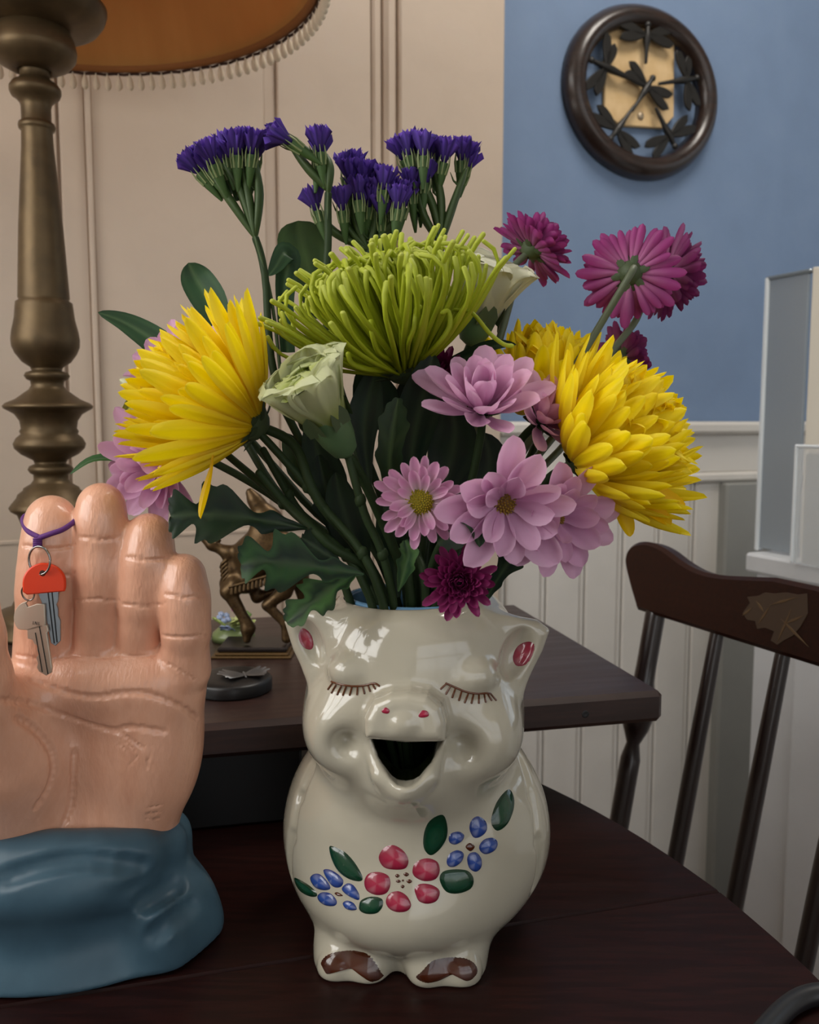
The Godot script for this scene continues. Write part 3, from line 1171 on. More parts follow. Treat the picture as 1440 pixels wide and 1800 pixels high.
func local_poly(pts: Array, z: float, o: Vector3, b: Basis) -> PackedVector2Array:
	var n := b.z
	var out := PackedVector2Array()
	for q in pts:
		var d := ray(q[0], q[1])
		var p := EYE + d * ((o - EYE).dot(n) / d.dot(n)) - o
		out.append(Vector2(p.dot(b.x), p.dot(b.y)))
	return out

func pad(f: Field, outline: Array, h: float, col_in: Color, col_out: Color, mb: MB, sink := 0.0002, steps := 5, streak := 0.0) -> void:
	# a raised painted shape that follows the surface: outline in pixels, bulging by h
	var pts := []
	var ctr := Vector2.ZERO
	for q in outline:
		pts.append(Vector2(q[0], q[1]))
	pts = spline(pts, 4, true)
	for q in pts:
		ctr += q
	ctr /= pts.size()
	for i in pts.size():
		pts[i] = ctr + (pts[i] - ctr) * 1.05
	var n := pts.size()
	var p := PackedVector3Array()
	var cols := PackedColorArray()
	var last := Vector3.INF
	for k in steps + 1:
		var s := float(k) / steps
		var lift := h * pow(1.0 - s * s, 0.5) - sink * s
		for i in n:
			var q: Vector2 = ctr.lerp(pts[i], maxf(s, 0.02))
			var d := ray(q.x, q.y).normalized()
			var w := f.hit(EYE, d, 0.36)
			if w == Vector3.INF:
				w = last
			last = w
			p.append(w + f.grad(w, f.all, 0.0012) * lift)
			var c := col_in.lerp(col_out, s * s)
			if streak > 0.0:
				c = c.lerp(Color(1, 1, 1), streak * maxf(0.0, sin(atan2(q.y - ctr.y, q.x - ctr.x) * 3.0 + 1.3)) * s * (1.0 - s) * 3.0)
			cols.append(c)
	mb.grid(p, n, steps + 1, true, false, cols)

func on_field(f: Field, q, lift: float) -> Vector3:
	var w := f.hit(EYE, ray(q[0], q[1]).normalized(), 0.36)
	return w + f.grad(w, f.all, 0.0012) * lift

func pig() -> Node3D:
	var f := Field.new()
	var K := 0.012
	# trunk, with the arms folded back along its sides
	fe(f, 733, 1462, -0.515, 231, 178, 0.070, K)
	fe(f, 730, 1380, -0.512, 190, 140, 0.060, 0.03)
	fe(f, 715, 1535, -0.497, 170, 95, 0.062, 0.02)
	# legs and feet
	fc(f, [635, 1590, -0.488, 66], [620, 1680, -0.470, 62], 0.012)
	fc(f, [785, 1590, -0.486, 66], [785, 1690, -0.466, 66], 0.012)
	fc(f, [708, 1640, -0.488, 60], [705, 1680, -0.480, 50], 0.02)
	fc(f, [588, 1698, -0.456, 27], [598, 1672, -0.470, 42], 0.009)
	fc(f, [650, 1704, -0.454, 28], [640, 1676, -0.470, 44], 0.009)
	fc(f, [748, 1707, -0.450, 28], [760, 1680, -0.466, 44], 0.009)
	fc(f, [816, 1706, -0.451, 27], [806, 1680, -0.467, 44], 0.009)
	# head
	fe(f, 727, 1262, -0.49, 189, 128, 0.056, 0.014)
	fe(f, 728, 1180, -0.49, 168, 140, 0.054, 0.025)
	fe(f, 735, 1105, -0.49, 150, 90, 0.049, 0.03)
	fe(f, 730, 1335, -0.482, 130, 92, 0.045, 0.016)
	# cheeks
	fe(f, 598, 1282, -0.455, 52, 58, 0.020, 0.02)
	fe(f, 852, 1292, -0.453, 56, 60, 0.020, 0.02)
	# eyelids and brow
	fe(f, 622, 1176, -0.4500, 45, 34, 0.0125, 0.004)
	fe(f, 824, 1186, -0.4470, 50, 37, 0.0125, 0.004)
	# lower lip and chin
	fc(f, [648, 1318, -0.437, 8], [668, 1360, -0.429, 8], 0.005)
	fc(f, [668, 1360, -0.429, 8], [712, 1384, -0.423, 10], 0.005)
	fc(f, [712, 1384, -0.423, 10], [757, 1362, -0.428, 8], 0.005)
	fc(f, [757, 1362, -0.428, 8], [778, 1318, -0.435, 8], 0.005)
	fe(f, 712, 1370, -0.443, 52, 40, 0.019, 0.014)
	# the mouth, cut before the snout is set over it
	var mo := at(713, 1340, -0.428)
	var mbs := Basis(Vector3.RIGHT, -tilt)
	var mpoly := local_poly([[655, 1305], [772, 1308], [758, 1342], [738, 1367], [727, 1374], [713, 1376], [699, 1374], [688, 1366], [668, 1338]], 0, mo, mbs)
	f.pri(mo - mbs.z * 0.03, mbs, mpoly, 0.045, 0.001, 0.002, 1)
	# snout
	var so := at(712, 1262, -0.4185)
	var sb := Basis(Vector3.UP, deg_to_rad(-5)) * Basis(Vector3.RIGHT, deg_to_rad(-6))
	f.pri(so + sb.z * -0.013, sb, local_poly([[640, 1298], [640, 1262], [655, 1233], [685, 1219], [718, 1216], [752, 1222], [776, 1242], [785, 1270], [784, 1304], [712, 1306]], 0, so, sb), 0.017, 0.006, 0.005)
	fe(f, 711, 1274, -0.4155, 20, 16, 0.0035, 0.005)
	# ears: rounded leaf shapes scooped in front
	var lo_ := at(550, 1130, -0.470)
	var lb := Basis(Vector3.UP, deg_to_rad(-14))
	f.pri(lo_, lb, local_poly([[503, 1089], [520, 1077], [560, 1066], [612, 1080], [612, 1160], [553, 1200], [538, 1180], [518, 1138]], 0, lo_, lb), 0.0075, 0.006, 0.008)
	var ro := at(905, 1145, -0.468)
	var rb := Basis(Vector3.UP, deg_to_rad(10))
	f.pri(ro, rb, local_poly([[850, 1082], [900, 1082], [945, 1090], [964, 1104], [952, 1140], [932, 1180], [912, 1218], [880, 1230], [850, 1180]], 0, ro, rb), 0.0075, 0.006, 0.008)
	f.plane(Vector3(0, TABLE_Y, 0), Vector3.DOWN, 0.002, 2)
	# --- carving
	fe(f, 541, 1128, -0.4555, 25, 50, 0.0135, 0.002, 1, 22)
	fe(f, 916, 1148, -0.4535, 32, 56, 0.0135, 0.002, 1, -24)
	# folded arms: grooves down the flanks
	for g in [[[549, 1345, -0.50], [528, 1400, -0.508], [514, 1470, -0.518], [511, 1540, -0.525]], [[915, 1330, -0.498], [935, 1400, -0.508], [946, 1480, -0.520], [940, 1560, -0.528]]]:
		for i in 3:
			var a := on_side(f, g[i])
			var b := on_side(f, g[i + 1])
			f.cap(a, b, 0.0011, 0.0011, 0.006, 1)
	# dimples beside the snout
	fe(f, 606, 1311, -0.434, 14, 12, 0.011, 0.016, 1)
	fe(f, 812, 1318, -0.432, 13, 12, 0.010, 0.016, 1)
	# hollow inside, open at the top and through the mouth
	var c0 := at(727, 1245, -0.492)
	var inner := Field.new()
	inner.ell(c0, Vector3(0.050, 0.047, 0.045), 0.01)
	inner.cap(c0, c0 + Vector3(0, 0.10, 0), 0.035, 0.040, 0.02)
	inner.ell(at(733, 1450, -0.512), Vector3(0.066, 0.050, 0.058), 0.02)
	f.ell(c0, Vector3(0.050, 0.047, 0.045), 0.002, 1)
	f.cap(c0, c0 + Vector3(0, 0.10, 0), 0.035, 0.040, 0.004, 1)
	f.ell(at(733, 1450, -0.512), Vector3(0.066, 0.050, 0.058), 0.002, 1)
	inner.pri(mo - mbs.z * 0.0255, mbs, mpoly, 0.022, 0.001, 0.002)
	f.plane(at(735, 1066, -0.452), Vector3(-0.03, 1, 0.06), 0.006, 2)
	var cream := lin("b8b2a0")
	var dark := lin("120d0b")  # blackness painted in place of shade inside the mouth and hollow
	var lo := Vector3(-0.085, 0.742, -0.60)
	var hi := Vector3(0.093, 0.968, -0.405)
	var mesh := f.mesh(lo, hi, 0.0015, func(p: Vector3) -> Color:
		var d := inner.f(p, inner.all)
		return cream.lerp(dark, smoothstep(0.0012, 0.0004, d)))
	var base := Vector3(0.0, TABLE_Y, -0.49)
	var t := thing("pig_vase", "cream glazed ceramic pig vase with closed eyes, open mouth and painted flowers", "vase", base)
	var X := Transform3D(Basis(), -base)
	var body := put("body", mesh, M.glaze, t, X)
	var gl := mkv(0.14, 0.5)
	# painted relief
	var red := lin("ab2d49")
	var red2 := lin("7e1c33")
	var blu := lin("2f4f9c")
	var blu2 := lin("1d2f6e")
	var grn := lin("17462f")
	var grn2 := lin("0f2c20")
	var brn := lin("4f2613")
	var piece := func(called: String, shapes: Array, h: float, c0_: Color, c1_: Color, streak := 0.0, apart := true) -> void:
		var mb := MB.new()
		for s in shapes:
			pad(f, s, h, c0_, c1_, mb, 0.0002, 6, streak)
			if apart:
				put(called, mb.mesh(), gl, t, X)
				mb = MB.new()
		if not apart:
			put(called, mb.mesh(), gl, t, X)
	# belly flowers, from crop coordinates (scale 0.375, origin 460, 1380)
	var C := func(a: Array) -> Array:
		var o := []
		for q in a:
			o.append([460 + q[0] * 0.375, 1380 + q[1] * 0.375])
		return o
	piece.call("red_petal", [
		C.call([[550, 340], [575, 295], [620, 283], [665, 310], [687, 350], [675, 388], [630, 396], [575, 385]]),
		C.call([[708, 400], [725, 362], [775, 344], [822, 360], [834, 402], [815, 440], [765, 450], [720, 430]]),
		C.call([[482, 455], [500, 418], [545, 408], [592, 425], [603, 465], [585, 505], [540, 515], [495, 495]]),
		C.call([[583, 545], [600, 510], [640, 498], [680, 520], [700, 562], [680, 590], [635, 595], [598, 578]]),
		C.call([[719, 485], [745, 464], [795, 468], [833, 495], [822, 540], [780, 556], [740, 545], [724, 515]])], 0.0016, red, red2, 0.12)
	piece.call("flower_eye", [
		C.call([[625, 425], [635, 416], [648, 425], [636, 435]]), C.call([[664, 418], [678, 409], [692, 419], [678, 429]]),
		C.call([[629, 451], [641, 443], [653, 451], [641, 459]]), C.call([[678, 451], [692, 441], [706, 451], [692, 462]]),
		C.call([[651, 475], [661, 467], [671, 475], [661, 485]]), C.call([[656, 447], [662, 442], [668, 447], [662, 453]])], 0.0006, brn, brn, 0.0, false)
	piece.call("blue_petal", [
		C.call([[877, 250], [890, 226], [925, 219], [949, 235], [940, 262], [910, 279], [885, 272]]),
		C.call([[975, 205], [985, 165], [1015, 147], [1050, 170], [1056, 210], [1030, 240], [995, 245]]),
		C.call([[1021, 285], [1045, 255], [1085, 248], [1107, 270], [1095, 305], [1055, 324], [1028, 312]]),
		C.call([[868, 360], [880, 325], [915, 306], [946, 320], [940, 355], [910, 381], [880, 382]]),
		C.call([[964, 350], [975, 322], [1005, 316], [1030, 345], [1030, 385], [1005, 406], [975, 390]]),
		C.call([[227, 440], [245, 418], [275, 420], [310, 455], [321, 485], [290, 493], [250, 480]]),
		C.call([[290, 400], [320, 397], [360, 420], [383, 450], [370, 477], [335, 476], [305, 440]]),
		C.call([[262, 520], [285, 503], [325, 510], [352, 545], [340, 566], [300, 565], [270, 545]]),
		C.call([[376, 485], [400, 462], [430, 470], [456, 510], [455, 538], [425, 530], [390, 508]]),
		C.call([[380, 555], [400, 542], [430, 553], [446, 580], [425, 588], [395, 580]])], 0.0014, blu, blu2, 0.18)
	piece.call("flower_centre", [C.call([[956, 290], [975, 271], [1000, 288], [980, 311]]), C.call([[341, 508], [355, 502], [382, 518], [360, 521]])], 0.0008, brn, brn)
	piece.call("green_leaf", [
		C.call([[758, 260], [770, 200], [800, 160], [850, 142], [870, 195], [866, 250], [835, 300], [795, 328], [766, 305]]),
		C.call([[1077, 175], [1090, 110], [1120, 55], [1160, 21], [1183, 60], [1180, 120], [1150, 185], [1105, 213]]),
		C.call([[836, 445], [850, 408], [900, 396], [965, 402], [993, 440], [980, 485], [920, 508], [865, 498]]),
		C.call([[318, 300], [330, 287], [390, 315], [440, 370], [472, 430], [460, 450], [410, 440], [360, 405], [330, 350]]),
		C.call([[457, 570], [470, 538], [520, 523], [564, 535], [566, 570], [540, 600], [495, 604], [465, 592]]),
		C.call([[153, 437], [170, 440], [215, 465], [250, 495], [258, 520], [225, 522], [185, 500], [160, 465]])], 0.0014, grn, grn2)
	# hooves, ears, nostrils
	piece.call("hoof", [
		C.call([[262, 830], [300, 796], [370, 778], [440, 778], [510, 800], [560, 860], [583, 905], [545, 928], [500, 918], [470, 890], [440, 866], [390, 862], [345, 874], [300, 888], [275, 860]]),
		C.call([[710, 905], [745, 875], [800, 825], [870, 808], [950, 808], [1005, 830], [1026, 870], [1000, 905], [965, 920], [930, 905], [895, 890], [860, 905], [820, 922], [760, 930]])], 0.0007, brn, lin("3a190c"), 0.05)
	piece.call("ear_mark", [
		[[525, 1120], [530, 1105], [541, 1108], [550, 1122], [551, 1138], [543, 1142], [532, 1136]],
		[[902, 1152], [910, 1136], [926, 1128], [939, 1132], [936, 1152], [924, 1168], [910, 1171], [903, 1164]]], 0.0009, red, red2, 0.1)
	piece.call("nostril", [[[671, 1248], [678, 1243], [686, 1249], [682, 1255], [672, 1253]], [[736, 1255], [743, 1248], [753, 1251], [754, 1259], [744, 1262], [736, 1261]]], 0.0004, red, red2)
	# eyelashes
	var lash := mk(Color("5e3216"), 0.2, 0.0, 0.5)
	var sets := [
		[[[583, 1198], [600, 1203], [620, 1206], [640, 1205], [658, 1201], [667, 1206]], [[[585, 1200], [577, 1212]], [[591, 1204], [583, 1218]], [[600, 1206], [593, 1221]], [[609, 1206], [603, 1222]], [[619, 1207], [615, 1222]], [[629, 1207], [628, 1221]], [[638, 1206], [641, 1219]], [[647, 1204], [651, 1215]], [[655, 1203], [660, 1211]]]],
		[[[784, 1201], [800, 1208], [820, 1216], [840, 1219], [858, 1218], [863, 1220]], [[[785, 1202], [775, 1211]], [[792, 1206], [784, 1220]], [[801, 1209], [795, 1226]], [[812, 1214], [807, 1231]], [[824, 1217], [817, 1235]], [[833, 1218], [829, 1236]], [[842, 1219], [842, 1236]], [[851, 1219], [854, 1234]], [[857, 1219], [864, 1231]], [[862, 1219], [872, 1231]]]]]
	for s in sets:
		var mb := MB.new()
		var p := []
		for q in spline(s[0].map(func(w): return Vector2(w[0], w[1])), 3):
			p.append(on_field(f, q, 0.0001))
		mb.tube(v3(p), [0.0006], 6)
		for q in s[1]:
			var l := []
			for k in 4:
				var w := Vector2(q[0][0], q[0][1]).lerp(Vector2(q[1][0], q[1][1]), k / 3.0)
				l.append(on_field(f, w, 0.0001))
			mb.tube(v3(l), [0.0005, 0.0006], 6)
		put("eyelashes", mb.mesh(), lash, t, X)
	# pale blue plastic liner standing in the opening
	var ln := thing("vase_liner", "pale blue plastic liner just showing inside the pig's open top", "liner", c0)
	var lm := MB.new()
	var lh := 0.066
	lm.lathe([[0.0335, lh - 0.022], [0.0350, lh - 0.002], [0.0356, lh], [0.0362, lh - 0.002], [0.0345, lh - 0.022]], 40)
	put("liner", lm.mesh(), mk(Color("6f9fc6"), 0.4), ln)
	return t

func on_side(f: Field, q: Array) -> Vector3:
	var w := f.hit(EYE, ray(q[0], q[1]).normalized(), 0.36)
	return w if w != Vector3.INF and w.z > -0.56 else at(q[0], q[1], q[2])
# ------------------------------------------------------------------ the painted hand sculpture
func hand_field() -> Field:
	var f := Field.new()
	# palm
	fc(f, [110, 1440, -0.500, 72], [88, 1185, -0.487, 52], 0.02)
	fc(f, [170, 1440, -0.500, 74], [172, 1180, -0.486, 50], 0.02)
	fc(f, [215, 1440, -0.500, 66], [246, 1180, -0.486, 48], 0.02)
	fc(f, [232, 1430, -0.498, 60], [312, 1190, -0.484, 52], 0.02)
	fe(f, 262, 1310, -0.492, 86, 130, 0.026, 0.02)
	fe(f, 10, 1345, -0.470, 108, 145, 0.026, 0.016)
	fe(f, 150, 1205, -0.478, 150, 36, 0.017, 0.02)
	fe(f, 130, 1455, -0.500, 160, 80, 0.034, 0.02)
	# index, middle, ring, little finger
	for g in [
		[[80, 1165, -0.484, 55], [82, 1045, -0.478, 50], [88, 965, -0.478, 45], [91, 912, -0.481, 41]],
		[[171, 1160, -0.484, 42], [175, 1050, -0.478, 40], [177, 950, -0.478, 39], [178, 888, -0.481, 39]],
		[[241, 1160, -0.484, 39], [252, 1065, -0.478, 41], [260, 985, -0.478, 41], [262, 942, -0.481, 38]],
		[[324, 1175, -0.480, 47], [327, 1115, -0.474, 39], [325, 1050, -0.474, 36], [322, 1010, -0.477, 34]]]:
		for i in 3:
			fc(f, g[i], g[i + 1], 0.0025)
		fe(f, (g[2][0] + g[3][0]) / 2.0, (g[2][1] + g[3][1]) / 2.0, g[2][2] + 0.003, g[3][3] * 0.85, 40, 0.010, 0.012)
		fe(f, (g[1][0] + g[2][0]) / 2.0, (g[1][1] + g[2][1]) / 2.0, g[1][2] + 0.003, g[2][3] * 0.86, 44, 0.010, 0.012)
	# thumb, at the edge of the picture
	fc(f, [-10, 1330, -0.455, 75], [-42, 1190, -0.432, 58], 0.02)
	fc(f, [-42, 1190, -0.432, 58], [-48, 1120, -0.425, 52], 0.004)
	fc(f, [-48, 1120, -0.425, 52], [-50, 1050, -0.425, 44], 0.004)
	return f

func crease(f: Field, pts: Array, r: float, k: float) -> void:
	var p := []
	for q in spline(pts.map(func(w): return Vector2(w[0], w[1])), 3):
		var w := f.hit(EYE, ray(q.x, q.y).normalized(), 0.36)
		if w != Vector3.INF:
			p.append(w)
	var caps := []
	for i in p.size() - 1:
		caps.append([p[i], p[i + 1]])
	crease_caps.append([caps, r, k])

var crease_caps := []

func hand() -> void:
	var f := hand_field()
	crease_caps = []
	crease(f, [[58, 1195], [117, 1217], [167, 1225], [217, 1218], [261, 1220], [314, 1240], [347, 1264]], 0.0007, 0.0024)
	crease(f, [[3, 1230], [55, 1237], [139, 1267], [200, 1284], [230, 1278], [289, 1286]], 0.0007, 0.0024)
	crease(f, [[200, 1284], [225, 1297], [250, 1315]], 0.0005, 0.0016)
	crease(f, [[30, 1262], [58, 1280], [85, 1312], [95, 1344], [87, 1382], [64, 1420]], 0.0008, 0.0026)
	crease(f, [[131, 1322], [130, 1350], [128, 1382], [124, 1420], [112, 1450]], 0.0006, 0.0022)
	for q in [[[50, 1010], [90, 1014], [132, 1008]], [[40, 958], [90, 966], [132, 958]], [[140, 944], [178, 948], [214, 944]], [[134, 1056], [172, 1053], [210, 1057]], [[222, 980], [262, 984], [302, 980]], [[216, 1062], [250, 1066], [290, 1062]], [[290, 1044], [325, 1050], [358, 1044]], [[286, 1118], [325, 1120], [364, 1116]], [[28, 1152], [80, 1158], [130, 1152]], [[134, 1152], [172, 1156], [206, 1153]], [[208, 1150], [240, 1154], [272, 1151]], [[284, 1162], [305, 1172], [345, 1196]]]:
		crease(f, q, 0.0004, 0.0013)
	for q in [[[205, 1305], [222, 1318]], [[215, 1300], [236, 1318]], [[240, 1330], [228, 1345]], [[262, 1330], [258, 1352]], [[262, 1420], [285, 1416]], [[258, 1430], [284, 1428]], [[258, 1440], [282, 1439]]]:
		crease(f, q, 0.0003, 0.0010)
	for g in crease_caps:
		for c in g[0]:
			f.cap(c[0], c[1], g[1], g[1], g[2], 1)
	f.plane(Vector3(0, 0.776, 0), Vector3.DOWN, 0.002, 2)
	var base := Vector3(-0.2, TABLE_Y, -0.5)
	var t := thing("hand_sculpture", "painted open hand sculpture with a blue sleeve cuff standing on the table", "sculpture", base)
	var X := Transform3D(Basis(), -base)
	var skin := mk(Color.WHITE, 0.36, 0.0, 0.45)
	skin.clearcoat_roughness = 0.12
	skin.albedo_texture = noise_tex(0.008, [[0.0, Color("d69c80")], [0.45, Color("e2a98b")], [0.6, Color("e6af92")], [1.0, Color("d9a083")]], 512, FastNoiseLite.TYPE_SIMPLEX_SMOOTH, 5, 61)
	skin.heightmap_enabled = true
	skin.heightmap_texture = noise_tex(0.05, [], 512, FastNoiseLite.TYPE_SIMPLEX_SMOOTH, 3, 62)
	skin.heightmap_scale = 0.035
	tri(skin, Vector3(14, 5, 14))
	put("hand", f.mesh(Vector3(-0.30, 0.77, -0.56), Vector3(-0.085, 1.03, -0.39), 0.0015), skin, t, X)
	# sleeve
	var s := Field.new()
	fe(s, 95, 1620, -0.515, 283, 150, 0.080, 0.02)
	fe(s, 110, 1545, -0.508, 215, 90, 0.062, 0.02)
	fe(s, 150, 1660, -0.500, 220, 90, 0.066, 0.02)
	# collar roll
	var ring := [[-60, 1512, -0.452], [20, 1508, -0.447], [100, 1500, -0.447], [180, 1497, -0.450], [250, 1494, -0.460], [292, 1475, -0.485], [296, 1458, -0.515], [250, 1440, -0.545], [120, 1430, -0.56], [-20, 1440, -0.55], [-80, 1480, -0.50]]
	for i in ring.size():
		var a: Array = ring[i]
		var b: Array = ring[(i + 1) % ring.size()]
		fc(s, [a[0], a[1], a[2] - 0.010, 11], [b[0], b[1], b[2] - 0.010, 11], 0.026)
	# fold ridges and hollows
	fc(s, [285, 1618, -0.458, 16], [345, 1565, -0.494, 14], 0.03)
	fc(s, [300, 1668, -0.466, 12], [352, 1625, -0.492, 12], 0.03)
	fe(s, 60, 1560, -0.452, 130, 40, 0.016, 0.03)
	s.plane(Vector3(0, TABLE_Y + 0.0005, 0), Vector3.DOWN, 0.004, 2)
	for g in [[[254, 1588], [285, 1572], [312, 1556]], [[268, 1648], [305, 1618], [342, 1588]], [[0, 1545], [73, 1522], [146, 1511], [251, 1522]]]:
		var p := []
		for q in spline(g.map(func(w): return Vector2(w[0], w[1])), 3):
			var w := s.hit(EYE, ray(q.x, q.y).normalized(), 0.36)
			if w != Vector3.INF:
				p.append(w)
		for i in p.size() - 1:
			s.cap(p[i], p[i + 1], 0.0012, 0.0012, 0.008, 1)
	var blue := mk(Color.WHITE, 0.38)
	blue.metallic_specular = 0.4
	blue.albedo_texture = noise_tex(0.01, [[0.0, Color("38505e")], [0.5, Color("405a69")], [1.0, Color("4a6675")]], 512, FastNoiseLite.TYPE_SIMPLEX_SMOOTH, 5, 63)
	tri(blue, Vector3.ONE * 5.0)
	put("sleeve", s.mesh(Vector3(-0.31, 0.74, -0.63), Vector3(-0.085, 0.85, -0.415), 0.0024), blue, t, X)
	keys(f)

func keys(f: Field) -> void:
	# purple hair tie looped round the index finger
	var mb := MB.new()
	var loop := []
	for q in [[68, 944, -0.4610], [50, 934, -0.4650], [41, 919, -0.4730], [43, 908, -0.4850], [60, 902, -0.4950], [90, 898, -0.4985], [118, 897, -0.4960], [134, 902, -0.4840], [133, 914, -0.4720], [112, 930, -0.4630], [90, 938, -0.4600], [70, 945, -0.4605]]:
		loop.append(at(q[0], q[1], q[2]))
	mb.tube(v3(spline(loop, 5)), [0.0014], 8, true)
	var wrap := []
	for k in 37:
		var a := TAU * k / 8.0
		var c := at(66, 946 + k * 0.42, -0.4592)
		wrap.append(c + Vector3(cos(a) * 0.0019, 0, sin(a) * 0.0016))
	mb.tube(v3(wrap), [0.0007], 6)
	var pur := mk(Color("5c2b73"), 0.75)
	var o := put("hair_tie", mb.mesh(), pur, self)
	tag(o, "purple hair tie looped around the sculpture's index finger", "hair tie")
	# steel split ring
	var steel := mk(Color("9a9a98"), 0.25, 1.0)
	var rs := scale_at(70, 984, -0.4580)
	mb = MB.new()
	var rc := at(70, 985, -0.4575)
	var rp := []
	for k in 61:
		var a := TAU * k / 30.0
		rp.append(rc + Vector3(cos(a) * 20.0 * rs, sin(a) * 25.0 * rs, 0.0006 * k / 60.0 + cos(a) * 0.001))
	mb.tube(v3(rp), [0.00055], 6)
	o = put("split_ring", mb.mesh(), steel, self)
	tag(o, "large steel split ring hanging from the purple hair tie", "key ring")
	mb = MB.new()
	rc = at(50, 1042, -0.4595)
	rp = []
	for k in 31:
		var a := TAU * k / 30.0
		rp.append(rc + Vector3(cos(a) * 11.0 * rs, sin(a) * 14.0 * rs, 0.0005 + sin(a) * 0.001))
	mb.tube(v3(rp), [0.00045], 6)
	o = put("split_ring", mb.mesh(), steel, self)
	tag(o, "small steel ring joining the plain key below the orange cap", "key ring")
	# key with the orange cap
	var k1 := at(78, 1020, -0.4585)
	var B1 := Basis(Vector3.UP, deg_to_rad(12)) * Basis(Vector3.RIGHT, deg_to_rad(-4))
	var t := thing("capped_key", "steel key with a bright orange plastic cap over its bow", "key", k1)
	t.basis = B1
	var P := func(pts: Array, oo: Vector3, bb: Basis) -> PackedVector2Array: return local_poly(pts, 0, oo, bb)
	var cap := []
	for q in spline([[41, 1040], [41, 1018], [50, 1001], [66, 991], [84, 990], [102, 997], [114, 1012], [116, 1030], [114, 1039]].map(func(w): return Vector2(w[0], w[1])), 4):
		cap.append([q.x, q.y])
	cap.append_array([[48, 1045]])
	mb = MB.new()
	mb.prism(P.call(cap, k1, B1), -0.0018, 0.0018, 0.0007)
	put("cap", mb.mesh(), mk(Color("e23b0a"), 0.42), t)
	mb = MB.new()
	var hp: Vector2 = P.call([[76, 1007]], k1, B1)[0]
	mb.lathe([[0.0001, 0.0003], [0.0013, 0.0003], [0.0016, 0.0]], 12, Transform3D(Basis(Vector3.RIGHT, PI / 2), Vector3(hp.x, hp.y, 0.0018)))
	put("hole", mb.mesh(), mk(Color("3a1206"), 0.7), t)
	var dark_steel := mk(Color("8d949b"), 0.28, 1.0)
	mb = MB.new()
	mb.prism(P.call([[66, 1038], [104, 1036], [103, 1056], [100, 1062], [103, 1070], [103, 1082], [107, 1090], [107, 1126], [98, 1135], [90, 1130], [82, 1090], [76, 1066]], k1, B1), -0.0009, 0.0009, 0.0003)
	put("blade", mb.mesh(), dark_steel, t)
	mb = MB.new()
	for g in [[[85, 1040], [96, 1130]], [[92, 1040], [101, 1128]]]:
		var a: Vector2 = P.call([g[0]], k1, B1)[0]
		var b: Vector2 = P.call([g[1]], k1, B1)[0]
		mb.tube(v3([Vector3(a.x, a.y, 0.0009), Vector3(b.x, b.y, 0.0009)]), [0.00035], 5)
	put("groove", mb.mesh(), mk(Color("2c2e31"), 0.4, 0.6), t)
	# plain key
	var k2 := at(62, 1100, -0.4545)
	var B2 := Basis(Vector3.UP, deg_to_rad(-6)) * Basis(Vector3.RIGHT, deg_to_rad(-3))
	var t2 := thing("plain_key", "plain nickel key hanging lowest in front of the palm", "key", k2)
	t2.basis = B2
	var nick := mk(Color("c4bbab"), 0.4, 0.6)
	mb = MB.new()
	var bow := []
	for q in spline([[50, 1056], [36, 1062], [27, 1076], [26, 1092], [33, 1105], [46, 1107], [50, 1108]].map(func(w): return Vector2(w[0], w[1])), 4):
		bow.append([q.x, q.y])
	mb.prism(P.call(bow + [[74, 1103], [81, 1098], [79, 1062], [66, 1061], [58, 1064], [49, 1067], [46, 1060]], k2, B2), -0.0009, 0.0009, 0.0003)
	put("bow", mb.mesh(), nick, t2)
	mb = MB.new()
	mb.prism(P.call([[49, 1105], [50, 1122], [58, 1124], [62, 1132], [67, 1134], [66, 1142], [69, 1150], [65, 1156], [68, 1166], [66, 1173], [70, 1180], [82, 1187], [91, 1182], [92, 1172], [83, 1112], [86, 1110], [84, 1099], [70, 1098]], k2, B2), -0.0009, 0.0009, 0.0003)
	put("blade", mb.mesh(), nick, t2)
	mb = MB.new()
	for g in [[[64, 1112], [76, 1180]], [[71, 1101], [86, 1184]]]:
		var a: Vector2 = P.call([g[0]], k2, B2)[0]
		var b: Vector2 = P.call([g[1]], k2, B2)[0]
		mb.tube(v3([Vector3(a.x, a.y, 0.00095), Vector3(b.x, b.y, 0.00095)]), [0.0003], 5)
	put("groove", mb.mesh(), mk(Color("2b2722"), 0.5, 0.4), t2)
	var tm := TextMesh.new()
	var sf := SystemFont.new()
	sf.font_names = PackedStringArray(["Droid Sans"])
	tm.font = sf
	tm.text = "1N1"
	tm.font_size = 24
	tm.pixel_size = 0.0001
	tm.depth = 0.0002
	var lp: Vector2 = P.call([[65, 1095]], k2, B2)[0]
	put("stamp", tm, mk(Color("4a453d"), 0.6), t2, Transform3D(Basis(Vector3.BACK, PI - 0.1), Vector3(lp.x, lp.y, 0.00095)))
